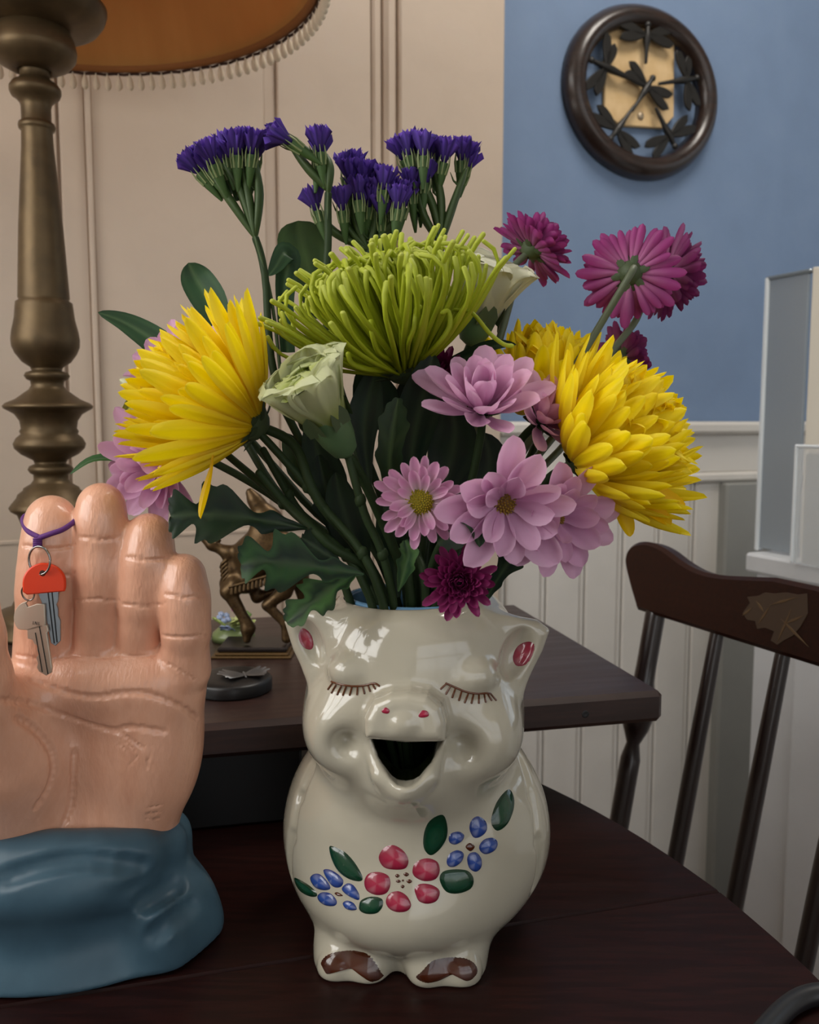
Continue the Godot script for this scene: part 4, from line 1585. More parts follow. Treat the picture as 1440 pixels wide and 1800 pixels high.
# ------------------------------------------------------------------ small things on the shelf
func trinkets() -> void:
	# brass camel on its plinth
	var b0 := on(436, 1160, SHELF_Y)
	var z := b0.z - 0.03
	var t := thing("camel_figurine", "cast brass camel figurine with tasselled saddle on a dark stepped plinth", "figurine", Vector3(b0.x, SHELF_Y, z))
	var X := Transform3D(Basis(), -t.position)
	var f := Field.new()
	var zz := z
	# head, muzzle, neck
	fc(f, [402, 972, zz, 10], [372, 958, zz, 9], 0.004)
	fc(f, [372, 958, zz, 9], [356, 945, zz, 6], 0.003)
	fc(f, [385, 950, zz + 0.004, 4], [380, 941, zz + 0.006, 2], 0.002)
	fc(f, [385, 950, zz - 0.004, 4], [380, 941, zz - 0.006, 2], 0.002)
	fc(f, [402, 972, zz, 12], [408, 1000, zz, 13], 0.005)
	fc(f, [408, 1000, zz, 13], [402, 1026, zz, 13], 0.005)
	fc(f, [402, 1026, zz, 14], [432, 1022, zz, 16], 0.006)
	fc(f, [432, 1022, zz, 18], [452, 990, zz, 28], 0.01)
	# body and hump
	fe(f, 482, 968, zz, 66, 34, 0.017, 0.01)
	fe(f, 455, 975, zz, 34, 40, 0.017, 0.01)
	fe(f, 470, 925, zz, 30, 34, 0.011, 0.008)
	fc(f, [448, 880, zz, 12], [474, 915, zz, 18], 0.008)
	fc(f, [440, 866, zz, 8], [452, 884, zz, 12], 0.005)
	# front legs: one planted, one raised
	fc(f, [412, 1030, zz + 0.008, 15], [400, 1040, zz + 0.008, 13], 0.005)
	fc(f, [402, 1040, zz + 0.008, 13], [432, 1092, zz + 0.008, 9], 0.003)
	fc(f, [432, 1092, zz + 0.008, 9], [436, 1104, zz + 0.008, 13], 0.003)
	fc(f, [436, 1104, zz + 0.008, 12], [434, 1124, zz + 0.010, 7], 0.003)
	fc(f, [440, 1020, zz - 0.008, 14], [452, 1050, zz - 0.008, 9], 0.004)
	fc(f, [452, 1050, zz - 0.008, 9], [480, 1040, zz - 0.008, 8], 0.004)
	# hind legs
	fc(f, [520, 985, zz + 0.008, 24], [500, 1040, zz + 0.008, 13], 0.006)
	fc(f, [500, 1040, zz + 0.008, 13], [470, 1064, zz + 0.008, 9], 0.004)
	fc(f, [470, 1064, zz + 0.008, 9], [502, 1096, zz + 0.008, 8], 0.003)
	fc(f, [502, 1096, zz + 0.008, 8], [504, 1122, zz + 0.008, 9], 0.003)
	fc(f, [522, 985, zz - 0.008, 22], [535, 1060, zz - 0.008, 9], 0.006)
	fc(f, [535, 1060, zz - 0.008, 9], [530, 1124, zz - 0.008, 8], 0.003)
	fc(f, [545, 965, zz, 10], [556, 1000, zz, 4], 0.004)
	put("camel", f.mesh(at(330, 1150, zz) - Vector3(0.01, 0.03, 0.04), at(580, 840, zz) + Vector3(0.02, 0.0, 0.04), 0.0015), M.camel, t, X)
	var mb := MB.new()
	for i in 7:   # tasselled throat mane
		var s := i / 6.0
		var a := at(lerpf(398, 404, s), lerpf(984, 1022, s), zz + 0.006)
		var b := at(lerpf(388, 393, s), lerpf(990, 1034, s), zz + 0.006)
		mb.tube(v3([a, a.lerp(b, 0.5) + Vector3(-0.001, -0.002, 0.001), b + Vector3(0, -0.004, 0)]), [0.0022, 0.0018, 0.0014], 6)
	put("mane", mb.mesh(), M.camel, t, X)
	mb = MB.new()
	for i in 12:
		var s := i / 11.0
		var a := at(lerpf(408, 488, s), lerpf(1030, 1008, s), zz + 0.015)
		mb.tube(v3([a, a + Vector3(0, -0.007, 0.001)]), [0.0014, 0.002], 6)
	var e := []
	for i in 9:
		e.append(at(lerpf(404, 492, i / 8.0), lerpf(1032, 1006, i / 8.0), zz + 0.0155))
	mb.tube(v3(e), [0.0016], 6)
	put("saddle_fringe", mb.mesh(), M.camel, t, X)
	var pw := 0.070
	mb = MB.new()
	var h1: float = at(436, 1128, z).y - SHELF_Y
	mb.box(Vector3(0.062, h1 * 0.55, 0.044), 0.0015, Transform3D(Basis(), Vector3(0.002, h1 * 0.72, 0)))
	put("plinth_block", mb.mesh(), mk(Color("1a1210"), 0.35), t)
	mb = MB.new()
	mb.box(Vector3(0.066, h1 * 0.28, 0.05), 0.0015, Transform3D(Basis(), Vector3(0.002, h1 * 0.36, 0)))
	mb.box(Vector3(0.072, h1 * 0.24, 0.056), 0.0015, Transform3D(Basis(), Vector3(0.002, h1 * 0.12, 0)))
	put("plinth_moulding", mb.mesh(), mk(Color("5a4322"), 0.4, 0.3), t)
	# porcelain flower ornament behind the little finger
	var p0 := on(398, 1140, SHELF_Y)
	p0.z -= 0.035
	var fl := thing("porcelain_ornament", "small porcelain ornament of pastel flowers and green leaves by the brass camel", "ornament", p0)
	var bm := MB.new()
	bm.lathe([[0.0005, 0.016], [0.012, 0.014], [0.02, 0.007], [0.021, 0.0], [0.0005, 0.0]], 24)
	put("base", bm.mesh(), mk(Color("6f7d4f"), 0.3), fl)
	rng.seed = 5
	var pc := [Color("8aa05a"), Color("a9b56a"), Color("8f9fc0"), Color("93a556"), Color("a3508a"), Color("8f9fc0"), Color("b9bd84"), Color("6f8a4e"), Color("a9b56a")]
	for i in 9:
		var a := TAU * i / 9 + 0.4
		var c := Vector3(cos(a) * 0.0155, 0.013 + 0.006 * (i % 2), sin(a) * 0.0155)
		if i == 4:
			c = Vector3(0.004, 0.026, 0.0)
		var pm := MB.new()
		for k in 5:
			var b := TAU * k / 5
			var q := PackedVector3Array()
			for j in 4:
				for m in 7:
					var g := TAU * m / 6
					var rr: float = 0.0036 * [0.02, 0.6, 0.9, 1.0][j]
					q.append(Vector3(cos(b) * 0.0045 + cos(g) * rr, [0.002, 0.0018, 0.001, 0.0][j], sin(b) * 0.0045 + sin(g) * rr))
			pm.grid(q, 7, 4, false, false)
		put("flower", pm.mesh(), mk(pc[i], 0.25), fl, Transform3D(Basis(Vector3(sin(a), 0, -cos(a)), -0.7), c))
	# black lacquer box with a silver butterfly
	var l0 := on(395, 1231, SHELF_Y)
	var l1 := on(478, 1212, SHELF_Y)
	var R := 0.031
	var lc := Vector3(l1.x - R, SHELF_Y, l1.z)
	var bx := thing("lacquer_box", "flat round black lacquer box with a silver butterfly on its lid", "box", lc)
	mb = MB.new()
	mb.lathe([[0.0002, 0.0125], [R * 0.7, 0.0122], [R * 0.93, 0.0108], [R, 0.0085], [R, 0.0015], [R * 0.97, 0.0], [0.0002, 0.0]], 48)
	put("body", mb.mesh(), mk(Color("0b0b0c"), 0.42), bx)
	var silver := mk(Color("8d8f92"), 0.35, 0.9)
	mb = MB.new()
	for s in [-1.0, 1.0]:
		for w in [[0.5, 0.021, 0.0062], [-0.35, 0.017, 0.0054]]:
			for k in 3:
				var a: float = w[0] + (k - 1) * 0.28
				var d := Vector3(cos(a) * s, 0, -sin(a))
				var l: float = w[1]
				var p := PackedVector3Array()
				for i in 5:
					for j in 3:
						var u := i / 4.0
						p.append(d * l * u + d.cross(Vector3.UP) * (j - 1) * w[2] * 0.45 * sin(PI * (0.12 + 0.8 * u)) + Vector3(0, 0.0135 + u * 0.0015 + (0.0008 if j == 1 else 0.0), 0))
				mb.grid(p, 3, 5)
	mb.tube(v3([Vector3(0, 0.014, -0.006), Vector3(0, 0.0145, 0), Vector3(0, 0.0138, 0.007)]), [0.0008, 0.0012, 0.0006], 6)
	put("butterfly", mb.mesh(), silver, bx, Transform3D(Basis(Vector3.UP, 0.35), Vector3(0.011, 0, 0.006)))
# ------------------------------------------------------------------ flowers
const RIM := Vector3(0.004, 0.95, -0.490)

func petal(L: float, W: float, o := {}) -> ArrayMesh:   # from the origin along +x, inner face +y
	var nu: int = o.get("nu", 5)
	var nv: int = o.get("nv", 9)
	var tm: float = o.get("tm", 0.6)
	var w0: float = o.get("w0", 0.25)
	var tip: float = o.get("tip", 2.0)
	var curl: float = o.get("curl", 0.4)
	var cp: float = o.get("cp", 1.0)
	var cup: float = o.get("cup", 0.3)
	var ridge: float = o.get("ridge", 0.0)
	var ruf: float = o.get("ruffle", 0.0)
	var ph: float = o.get("phase", 0.0)
	var c0: Color = o.get("c0", Color.WHITE)
	var c1: Color = o.get("c1", Color.WHITE)
	var ce: Color = o.get("ce", c1)
	var fork: float = o.get("notch", 0.0)
	var p := PackedVector3Array()
	var cols := PackedColorArray()
	var pos := Vector2.ZERO
	var last := 0.0
	for j in nv:
		var t := float(j) / (nv - 1)
		t = 1.0 - pow(1.0 - t, 1.7)
		var ang := curl * pow((t + last) / 2, cp)
		pos += Vector2(cos(ang), sin(ang)) * L * (t - last)
		last = t
		var w := lerpf(w0, 1.0, smoothstep(0.0, tm, t)) if t < tm else pow(maxf(1.0 - pow((t - tm) / (1.0 - tm), tip), 0.0), o.get("tipe", 0.5))
		w = maxf(w, 0.03)
		var nrm := Vector2(-sin(ang), cos(ang))
		for i in nu:
			var s := 2.0 * i / (nu - 1) - 1.0
			var lift := cup * s * s * w * W * 0.5 + ridge * cos(PI * 2.0 * s) * w * W * 0.5 * sin(PI * t)
			lift += ruf * sin(s * 8.0 + ph) * t * t * W * 0.2 + ruf * 0.5 * sin(s * 17.0 + ph * 3.0) * t * t * t * W * 0.16
			var ex := -fork * L * (1.0 - absf(s)) * t * t * t if fork > 0.0 else 0.0
			ex -= (0.5 + 0.5 * sin(s * 9.0 + ph)) * ruf * 0.05 * L * t * t
			p.append(Vector3(pos.x + nrm.x * lift + ex, pos.y + nrm.y * lift, s * w * W * 0.5))
			cols.append(c0.lerp(c1, smoothstep(0.0, 0.8, t)).lerp(ce, pow(absf(s), 3.0) * 0.6 + (0.3 if j == nv - 1 else 0.0)))
	var mb := MB.new()
	mb.grid(p, nu, nv, false, false, cols)
	return mb.mesh()

func head_xf(pos: Vector3, axis: Vector3, roll := 0.0) -> Transform3D:
	var y := axis.normalized()
	var x := y.cross(Vector3(0.13, 0.2, 1).normalized()).normalized()
	var z := x.cross(y)
	return Transform3D(Basis(x, y, z) * Basis(Vector3.UP, roll), pos)

func pet_xf(H: Transform3D, phi: float, r0: float, y0: float, elev: float, twist := 0.0) -> Transform3D:
	return H * Transform3D(Basis(Vector3.UP, phi), Vector3.ZERO) * Transform3D(Basis(Vector3.BACK, elev) * Basis(Vector3.RIGHT, twist), Vector3(r0, y0, 0))

var stem_mat: StandardMaterial3D
var stem_dark: StandardMaterial3D
var calyx_mat: StandardMaterial3D

# a flower: node at the stem's foot, stem as its first part; returns [node, head transform in the node's space]
func flower(called: String, label: String, cat: String, pos: Vector3, axis: Vector3, rimv: Vector2, group := "", r := 0.0021, via = null, pale := false, roll := 0.0) -> Array:
	axis = axis.normalized()
	var foot := Vector3(RIM.x - rimv.x * 0.012, 0.80, RIM.z - 0.012 - rimv.y * 0.012)
	var t := thing(called, label, cat, foot, group)
	var path := [foot, RIM + Vector3(rimv.x, 0, rimv.y) * 0.03]
	if via != null:
		for q in via:
			path.append(q)
	else:
		path.append((RIM + Vector3(rimv.x, 0, rimv.y) * 0.03).lerp(pos - axis * 0.05, 0.55))
	path.append(pos - axis * 0.022)
	path.append(pos)
	var sp := []
	for q in spline(path, 6):
		sp.append(q - foot)
	var mb := MB.new()
	mb.tube(v3(sp), [r * 1.15, r], 8, true)
	put("stem", mb.mesh(), stem_mat if pale else stem_dark, t)
	return [t, head_xf(pos - foot, axis, roll)]

func calyx(t: Node, H: Transform3D, r: float, n := 10, col := "4a5c34") -> void:
	var mb := MB.new()
	mb.lathe([[r * 0.95, r * 0.25], [r * 0.9, 0.0], [r * 0.6, -r * 0.35], [r * 0.25, -r * 0.55]], 12, H)
	var sc := petal(r * 0.9, r * 0.55, {"nu": 3, "nv": 4, "tm": 0.4, "w0": 0.8, "curl": 0.3, "cup": 0.3})
	var m := mb.mesh()
	var st := SurfaceTool.new()
	st.append_from(m, 0, Transform3D())
	for i in n:
		st.append_from(sc, 0, pet_xf(H, TAU * i / n, r * 0.55, -r * 0.22 + r * 0.1 * (i % 2), 0.25 if i % 2 else 0.05))
	put("calyx", st.commit(), calyx_mat, t)

func mum(t: Node, H: Transform3D, N: int, R: float, W: float, o: Dictionary) -> void:
	# o: e0, e1 elevation of the outermost and innermost petals; l0, l1 their lengths as shares of R; r0 receptacle radius
	var vars := []
	var nvar := 8
	for k in nvar:
		var s := float(k) / (nvar - 1)
		var oo := o.duplicate()
		oo["curl"] = lerpf(o.get("curl0", 0.3), o.get("curl1", 0.9), s)
		oo["phase"] = k * 1.7
		for rep in 2:
			oo["cup"] = o.get("cup", 0.4) * (0.8 + 0.5 * rep)
			vars.append(petal(R * lerpf(o.get("l0", 1.0), o.get("l1", 0.8), s), W * (1.0 if rep else 0.88) * lerpf(1.0, o.get("w1", 0.8), s), oo))
	for i in N:
		var s := pow((i + 0.5) / N, o.get("dist", 0.75))
		var phi := i * 2.39996 + rng.randf_range(-0.12, 0.12)
		var e: float = lerpf(o.get("e0", -0.1), o.get("e1", 1.45), s) + rng.randf_range(-1, 1) * o.get("jit", 0.07) * minf(1.0, s * 6.0)
		var k := clampi(int(s * nvar), 0, nvar - 1)
		var xf := pet_xf(H, phi, o.get("r0", 0.006) * (1.0 - s * 0.8), o.get("h", 0.004) * s, e, rng.randf_range(-0.25, 0.25))
		xf.basis = xf.basis.scaled_local(Vector3.ONE * rng.randf_range(o.get("short", 0.9), 1.07))
		put("petal", vars[k * 2 + i % 2], M.petal, t, xf)

func disc(t: Node, H: Transform3D, r: float, h: float, n: int, c0: Color, c1: Color, called := "flower_eye") -> void:
	var mb := MB.new()
	var prof := []
	for k in 6:
		var a := PI / 2 * k / 5.0
		prof.append([maxf(sin(a) * r, 0.0002), cos(a) * h])
	mb.lathe(prof, 20, H, c1)
	for i in n:
		var s := sqrt((i + 0.5) / n)
		var a := i * 2.39996
		var q := Vector3(cos(a) * s * r, h * sqrt(maxf(1.0 - s * s, 0.0)), sin(a) * s * r)
		var b := r * 0.95 / sqrt(n) * 1.0
		var g := [[0.0002, b * 1.2], [b * 0.6, b * 0.9], [b * 0.8, 0.0]]
		mb.lathe(g, 5, H * Transform3D(Basis(Quaternion(Vector3.UP, (q + Vector3(0, h * 0.4, 0)).normalized())), q), c0.lerp(c1, 0.3 * (i % 3) / 2.0 + 0.3 * s))
	var o := put(called, mb.mesh(), mkv(0.7), t)

func leaf_mesh(pts: Array, W: float, o := {}) -> ArrayMesh:   # pts: world points of the midrib, W: full width in metres
	var sp := spline(pts, 5)
	var n := sp.size()
	var face: Vector3 = o.get("face", Vector3(0, 0.35, 1))
	var tm: float = o.get("tm", 0.45)
	var w0: float = o.get("w0", 0.15)
	var fold: float = o.get("fold", 0.25)
	var lobes: int = o.get("lobes", 0)
	var depth: float = o.get("depth", 0.45)
	var tip: float = o.get("tip", 1.3)
	var c0: Color = o.get("c0", lin("1f3a22"))
	var c1: Color = o.get("c1", lin("2c4d2c"))
	var rib: Color = o.get("rib", lin("4b6a45"))
	var sweep: float = o.get("sweep", 0.16)
	if lobes > 0:   # resample finer for the lobes
		sp = spline(pts, maxi(8, lobes * 18 / maxi(pts.size() - 1, 1)))
		n = sp.size()
	var nu := 9
	var p := PackedVector3Array()
	var cols := PackedColorArray()
	for j in n:
		var t := float(j) / (n - 1)
		var env := lerpf(w0, 1.0, smoothstep(0.0, tm, t)) if t < tm else pow(maxf(1.0 - pow((t - tm) / (1.0 - tm), tip), 0.0), 0.75)
		var tg: Vector3 = (sp[mini(j + 1, n - 1)] - sp[maxi(j - 1, 0)]).normalized()
		var sd := tg.cross(face).normalized()
		var nr := sd.cross(tg).normalized()
		for i in nu:
			var s := 2.0 * i / (nu - 1) - 1.0
			var w := env
			if lobes > 0:
				var tt := t + (0.03 if s > 0 else 0.0)
				var ph := fposmod(tt * lobes, 1.0)
				var lob := smoothstep(0.0, 0.25, ph) * (1.0 - smoothstep(0.62, 1.0, ph))
				w *= lerpf(1.0 - depth if t < 0.9 else 1.0, 1.0, lob)
				w *= 1.0 - 0.16 * pow(absf(sin(PI * lobes * 3.0 * tt)), 2.0)
			w = maxf(w, 0.012)
			var q: Vector3 = sp[j] + sd * s * w * W * 0.5 + nr * (absf(s) * w * W * 0.5 * fold + o.get("wave", 0.0) * sin(t * 9.0 + s * 2.0) * W * 0.1 * absf(s))
			q += tg * absf(s) * w * W * sweep * (2.6 if lobes > 0 else 0.0)
			p.append(q)
			var c := c0.lerp(c1, 0.5 + 0.5 * sin(t * 7.0 + s * 5.0))
			c = c.lerp(rib, 0.75 if i == nu / 2 else 0.0)
			if lobes > 0:
				c = c.lerp(rib, 0.18 * pow(0.5 + 0.5 * cos(TAU * lobes * (t - absf(s) * 0.09)), 6.0))
			else:
				c = c.lerp(rib, 0.16 * (i % 2))
			cols.append(c)
	var mb := MB.new()
	mb.grid(p, nu, n, false, false, cols)
	return mb.mesh()

func px3(a: Array) -> Array:
	return a.map(func(q): return at(q[0], q[1], q[2]))

func leaves_on(t: Node3D, list: Array) -> void:   # list: [points [px, py, z], width in px, options]
	for q in list:
		var w: Array = q[0]
		var m := leaf_mesh(px3(w), q[1] * scale_at(w[0][0], w[0][1], w[0][2]), q[2])
		put(q[3] if q.size() > 3 else "leaf", m, M.leaf, t, Transform3D(Basis(), -t.position))

func bouquet() -> void:
	rng.seed = 77
	stem_mat = mk(Color("57614a"), 0.55)
	stem_dark = mk(Color("2b3b22"), 0.55)
	stem_dark.metallic_specular = 0.3
	calyx_mat = mk(Color("435234"), 0.6)
	yellow_mums()
	spider()
	carnations()
	pinks()
	magentas()
	statice()
	foliage()

func yellow_mums() -> void:
	var o := {"nu": 7, "nv": 9, "tm": 0.62, "w0": 0.3, "tip": 2.4, "cup": 0.5, "ridge": 0.2, "curl0": 0.35, "curl1": 0.85, "e0": 0.36, "e1": 1.5, "l0": 1.0, "l1": 1.0, "r0": 0.009, "h": 0.002, "dist": 1.0, "c0": lin("f6cc00"), "c1": lin("ffe800"), "ce": lin("fff050"), "jit": 0.11, "short": 0.76}
	var g := "yellow chrysanthemums in the vase"
	var a := flower("yellow_chrysanthemum", "large yellow chrysanthemum seen from the side above the sculpture's little finger", "flower", at(452, 748, -0.468), Vector3(-0.86, 0.47, 0.06), Vector2(-0.55, 0.4), g, 0.0026, [at(560, 880, -0.465)])
	calyx(a[0], a[1], 0.011, 12)
	mum(a[0], a[1], 296, 0.066, 0.0108, o)
	# the drooping petal
	put("petal", petal(0.032, 0.0075, {"curl": 0.35, "cup": 0.8, "c0": lin("e8b200"), "c1": lin("fbd20a")}), M.petal, a[0], Transform3D(Basis(Vector3(-0.05, -0.998, 0.0).normalized(), Vector3(-0.9, 0.05, 0.42).normalized(), Vector3(-0.05, -0.998, 0.0).normalized().cross(Vector3(-0.9, 0.05, 0.42).normalized())), at(376, 800, -0.434) - a[0].position))
	o = o.duplicate()
	o["curl1"] = 1.45
	o["curl0"] = 0.75
	o["e0"] = 0.12
	o["short"] = 0.84
	a = flower("yellow_chrysanthemum", "large yellow chrysanthemum in front of the white chair rail", "flower", at(1016, 812, -0.488), Vector3(0.72, 0.50, 0.42), Vector2(0.6, 0.1), g, 0.0026)
	calyx(a[0], a[1], 0.011, 12)
	mum(a[0], a[1], 290, 0.064, 0.0118, o)
	for q in [[1072, 850, -0.468, Vector3(0.32, -0.93, 0.1), 0.030], [1080, 848, -0.470, Vector3(0.75, -0.6, 0.1), 0.037], [1090, 838, -0.466, Vector3(0.85, -0.45, 0.15), 0.037]]:
		var d: Vector3 = q[3].normalized()
		var s := d.cross(Vector3(0.3, 0.4, 1)).normalized()
		put("petal", petal(q[4], 0.010, {"curl": 0.15, "cup": 0.5, "c0": lin("e8b200"), "c1": lin("fbd20a")}), M.petal, a[0], Transform3D(Basis(d, s.cross(d), s), at(q[0], q[1], q[2]) - a[0].position))
	o = o.duplicate()
	o["e0"] = -0.1
	a = flower("yellow_chrysanthemum", "yellow chrysanthemum half hidden behind the pink flowers", "flower", at(948, 716, -0.565), Vector3(0.0, 0.93, 0.3), Vector2(0.35, -0.5), g, 0.0024)
	calyx(a[0], a[1], 0.010, 10)
	mum(a[0], a[1], 150, 0.054, 0.0120, o)

func spider() -> void:
	var base := at(712, 652, -0.497)
	var a := flower("spider_chrysanthemum", "lime green spider chrysanthemum with thin hooked petals crowning the bouquet", "flower", base, Vector3(-0.26, 0.94, 0.18), Vector2(0.0, 0.1), "", 0.0028)
	calyx(a[0], a[1], 0.013, 12, "3a4a28")
	var H: Transform3D = a[1]
	var c0 := lin("9ba60c")
	var c1 := lin("bcc830")
	var c2 := lin("dde27c")
	var N := 290
	var vars := []
	for ring in 8:
		for v in 5:
			var s := ring / 7.0
			var L := lerpf(0.075, 0.070, s) * (0.9 + 0.055 * v)
			var path := []
			var rr := []
			var cc := []
			var pos := Vector3.ZERO
			var e := lerpf(0.42, 1.45, s)
			var bend := lerpf(0.48, 0.1, s) * (0.8 + 0.1 * v)
			var hook: float = lerpf(1.1, 2.2, s) * [0.35, 0.9, 1.4, 0.6, 1.7][v] * (1.0 if v != 3 else -0.7)
			var n := 13
			for j in n:
				var t := float(j) / (n - 1)
				path.append(pos)
				rr.append(lerpf(0.0009, 0.00155, smoothstep(0.0, 0.5, t)) * (1.0 - 0.25 * smoothstep(0.6, 0.85, t)) + (0.0005 if j >= n - 2 else 0.0))
				cc.append(t)
				var ang: float = e + bend * t + hook * pow(maxf(0.0, (t - 0.68) / 0.32), 1.2)
				pos += Vector3(cos(ang), sin(ang), 0.06 * sin(t * 5.0 + v * 2.0)) * L / (n - 1)
			var mb := MB.new()
			mb.tube(v3(path), rr, 6, true, 0.75, [c0, c1])
			for i in mb.c.size():
				var t := float(i) / mb.c.size()
				mb.c[i] = c0.lerp(c1, smoothstep(0.1, 0.75, t)).lerp(c2, smoothstep(0.72, 1.0, t) * 0.8)
			vars.append(mb.mesh())
	for i in N:
		var s := pow((i + 0.5) / N, 0.8)
		var phi := i * 2.39996 + rng.randf_range(-0.15, 0.15)
		var k := clampi(int(s * 8.0), 0, 7) * 5 + rng.randi_range(0, 4)
		put("petal", vars[k], M.petal, a[0], pet_xf(H, phi, 0.011 * (1.0 - s * 0.75), 0.0, rng.randf_range(-0.08, 0.1), rng.randf_range(-0.35, 0.35)))
	# a few strays that hang out in front
	for q in [[[705, 640, -0.486], [668, 622, -0.462], [655, 590, -0.452], [652, 565, -0.452]], [[715, 640, -0.485], [718, 605, -0.455], [728, 575, -0.448], [732, 545, -0.45], [738, 540, -0.452]], [[730, 640, -0.486], [765, 610, -0.46], [790, 575, -0.455], [788, 548, -0.455], [778, 550, -0.454]], [[800, 545, -0.47], [830, 550, -0.468], [860, 585, -0.468], [885, 605, -0.468], [900, 608, -0.468]], [[695, 652, -0.488], [650, 650, -0.47], [620, 640, -0.462], [612, 622, -0.46]]]:
		var p := []
		for w in spline(px3(q), 4):
			p.append(w - a[0].position)
		var mb := MB.new()
		mb.tube(v3(p), [0.0014, 0.0017], 6, true, 0.8, [c0, c1])
		put("petal", mb.mesh(), M.petal, a[0])

func carnation(a: Array, R: float, cl: float, c0: Color, c1: Color, n := 34) -> void:
	var H: Transform3D = a[1]
	var t: Node = a[0]
	var mb := MB.new()
	mb.lathe([[R * 0.42, cl], [R * 0.44, cl * 0.85], [R * 0.38, cl * 0.45], [R * 0.27, cl * 0.12], [R * 0.12, 0.0], [0.0005, -0.001]], 20, H)
	for i in 5:
		var q := petal(R * 0.5, R * 0.5, {"nu": 3, "nv": 4, "tm": 0.2, "w0": 0.9, "curl": 0.15, "cup": -0.3})
		var st := SurfaceTool.new()
		st.append_from(q, 0, pet_xf(H, TAU * i / 5, R * 0.42, cl * 0.8, 1.35))
		put("sepal", st.commit(), calyx_mat, t)
	put("calyx", mb.mesh(), mk(Color("4f6a45"), 0.5), t)
	var H2 := H * Transform3D(Basis(), Vector3(0, cl * 0.75, 0))
	for i in n:
		var s := (i + 0.5) / n
		var outer := i < 9
		var o := {"nu": 25, "nv": 10, "tm": 0.7, "w0": 0.25, "tip": 3.4, "cup": 0.6 if outer else 0.3, "curl": -0.12 if outer else lerpf(-0.1, 0.1, s), "cp": 2.0, "ruffle": 0.5 if outer else lerpf(0.8, 1.5, s), "phase": i * 1.3, "c0": c0, "c1": c1.lerp(Color(0.76, 0.77, 0.54), 0.75) if outer else c1, "ce": c1.lerp(Color.WHITE, 0.4)}
		var w := R * (1.25 if outer else lerpf(1.0, 0.7, s))
		var len := R * (1.5 if outer else lerpf(1.45, 1.15, s)) * rng.randf_range(0.93, 1.07)
		put("petal", petal(len, w, o), M.petal, t, pet_xf(H2, i * 2.39996, R * 0.42 * (1.0 - s), 0.0, (1.27 if outer else lerpf(1.3, 1.56, s)) + rng.randf_range(-0.07, 0.07), rng.randf_range(-0.2, 0.2)))

func carnations() -> void:
	var a := flower("carnation", "pale green ruffled carnation between the yellow and spider chrysanthemums", "flower", at(612, 800, -0.452), Vector3(-0.42, 0.79, 0.44), Vector2(-0.1, 0.8), "carnations in the vase", 0.0026)
	carnation(a, 0.0240, 0.025, lin("8d9c30"), lin("bfca68"), 30)
	a = flower("carnation", "cream white carnation tucked behind the spider chrysanthemum", "flower", at(826, 606, -0.552), Vector3(0.25, 0.92, 0.3), Vector2(0.3, -0.7), "carnations in the vase", 0.0024)
	carnation(a, 0.0265, 0.02, lin("b9b79a"), lin("d6d3bd"), 26)

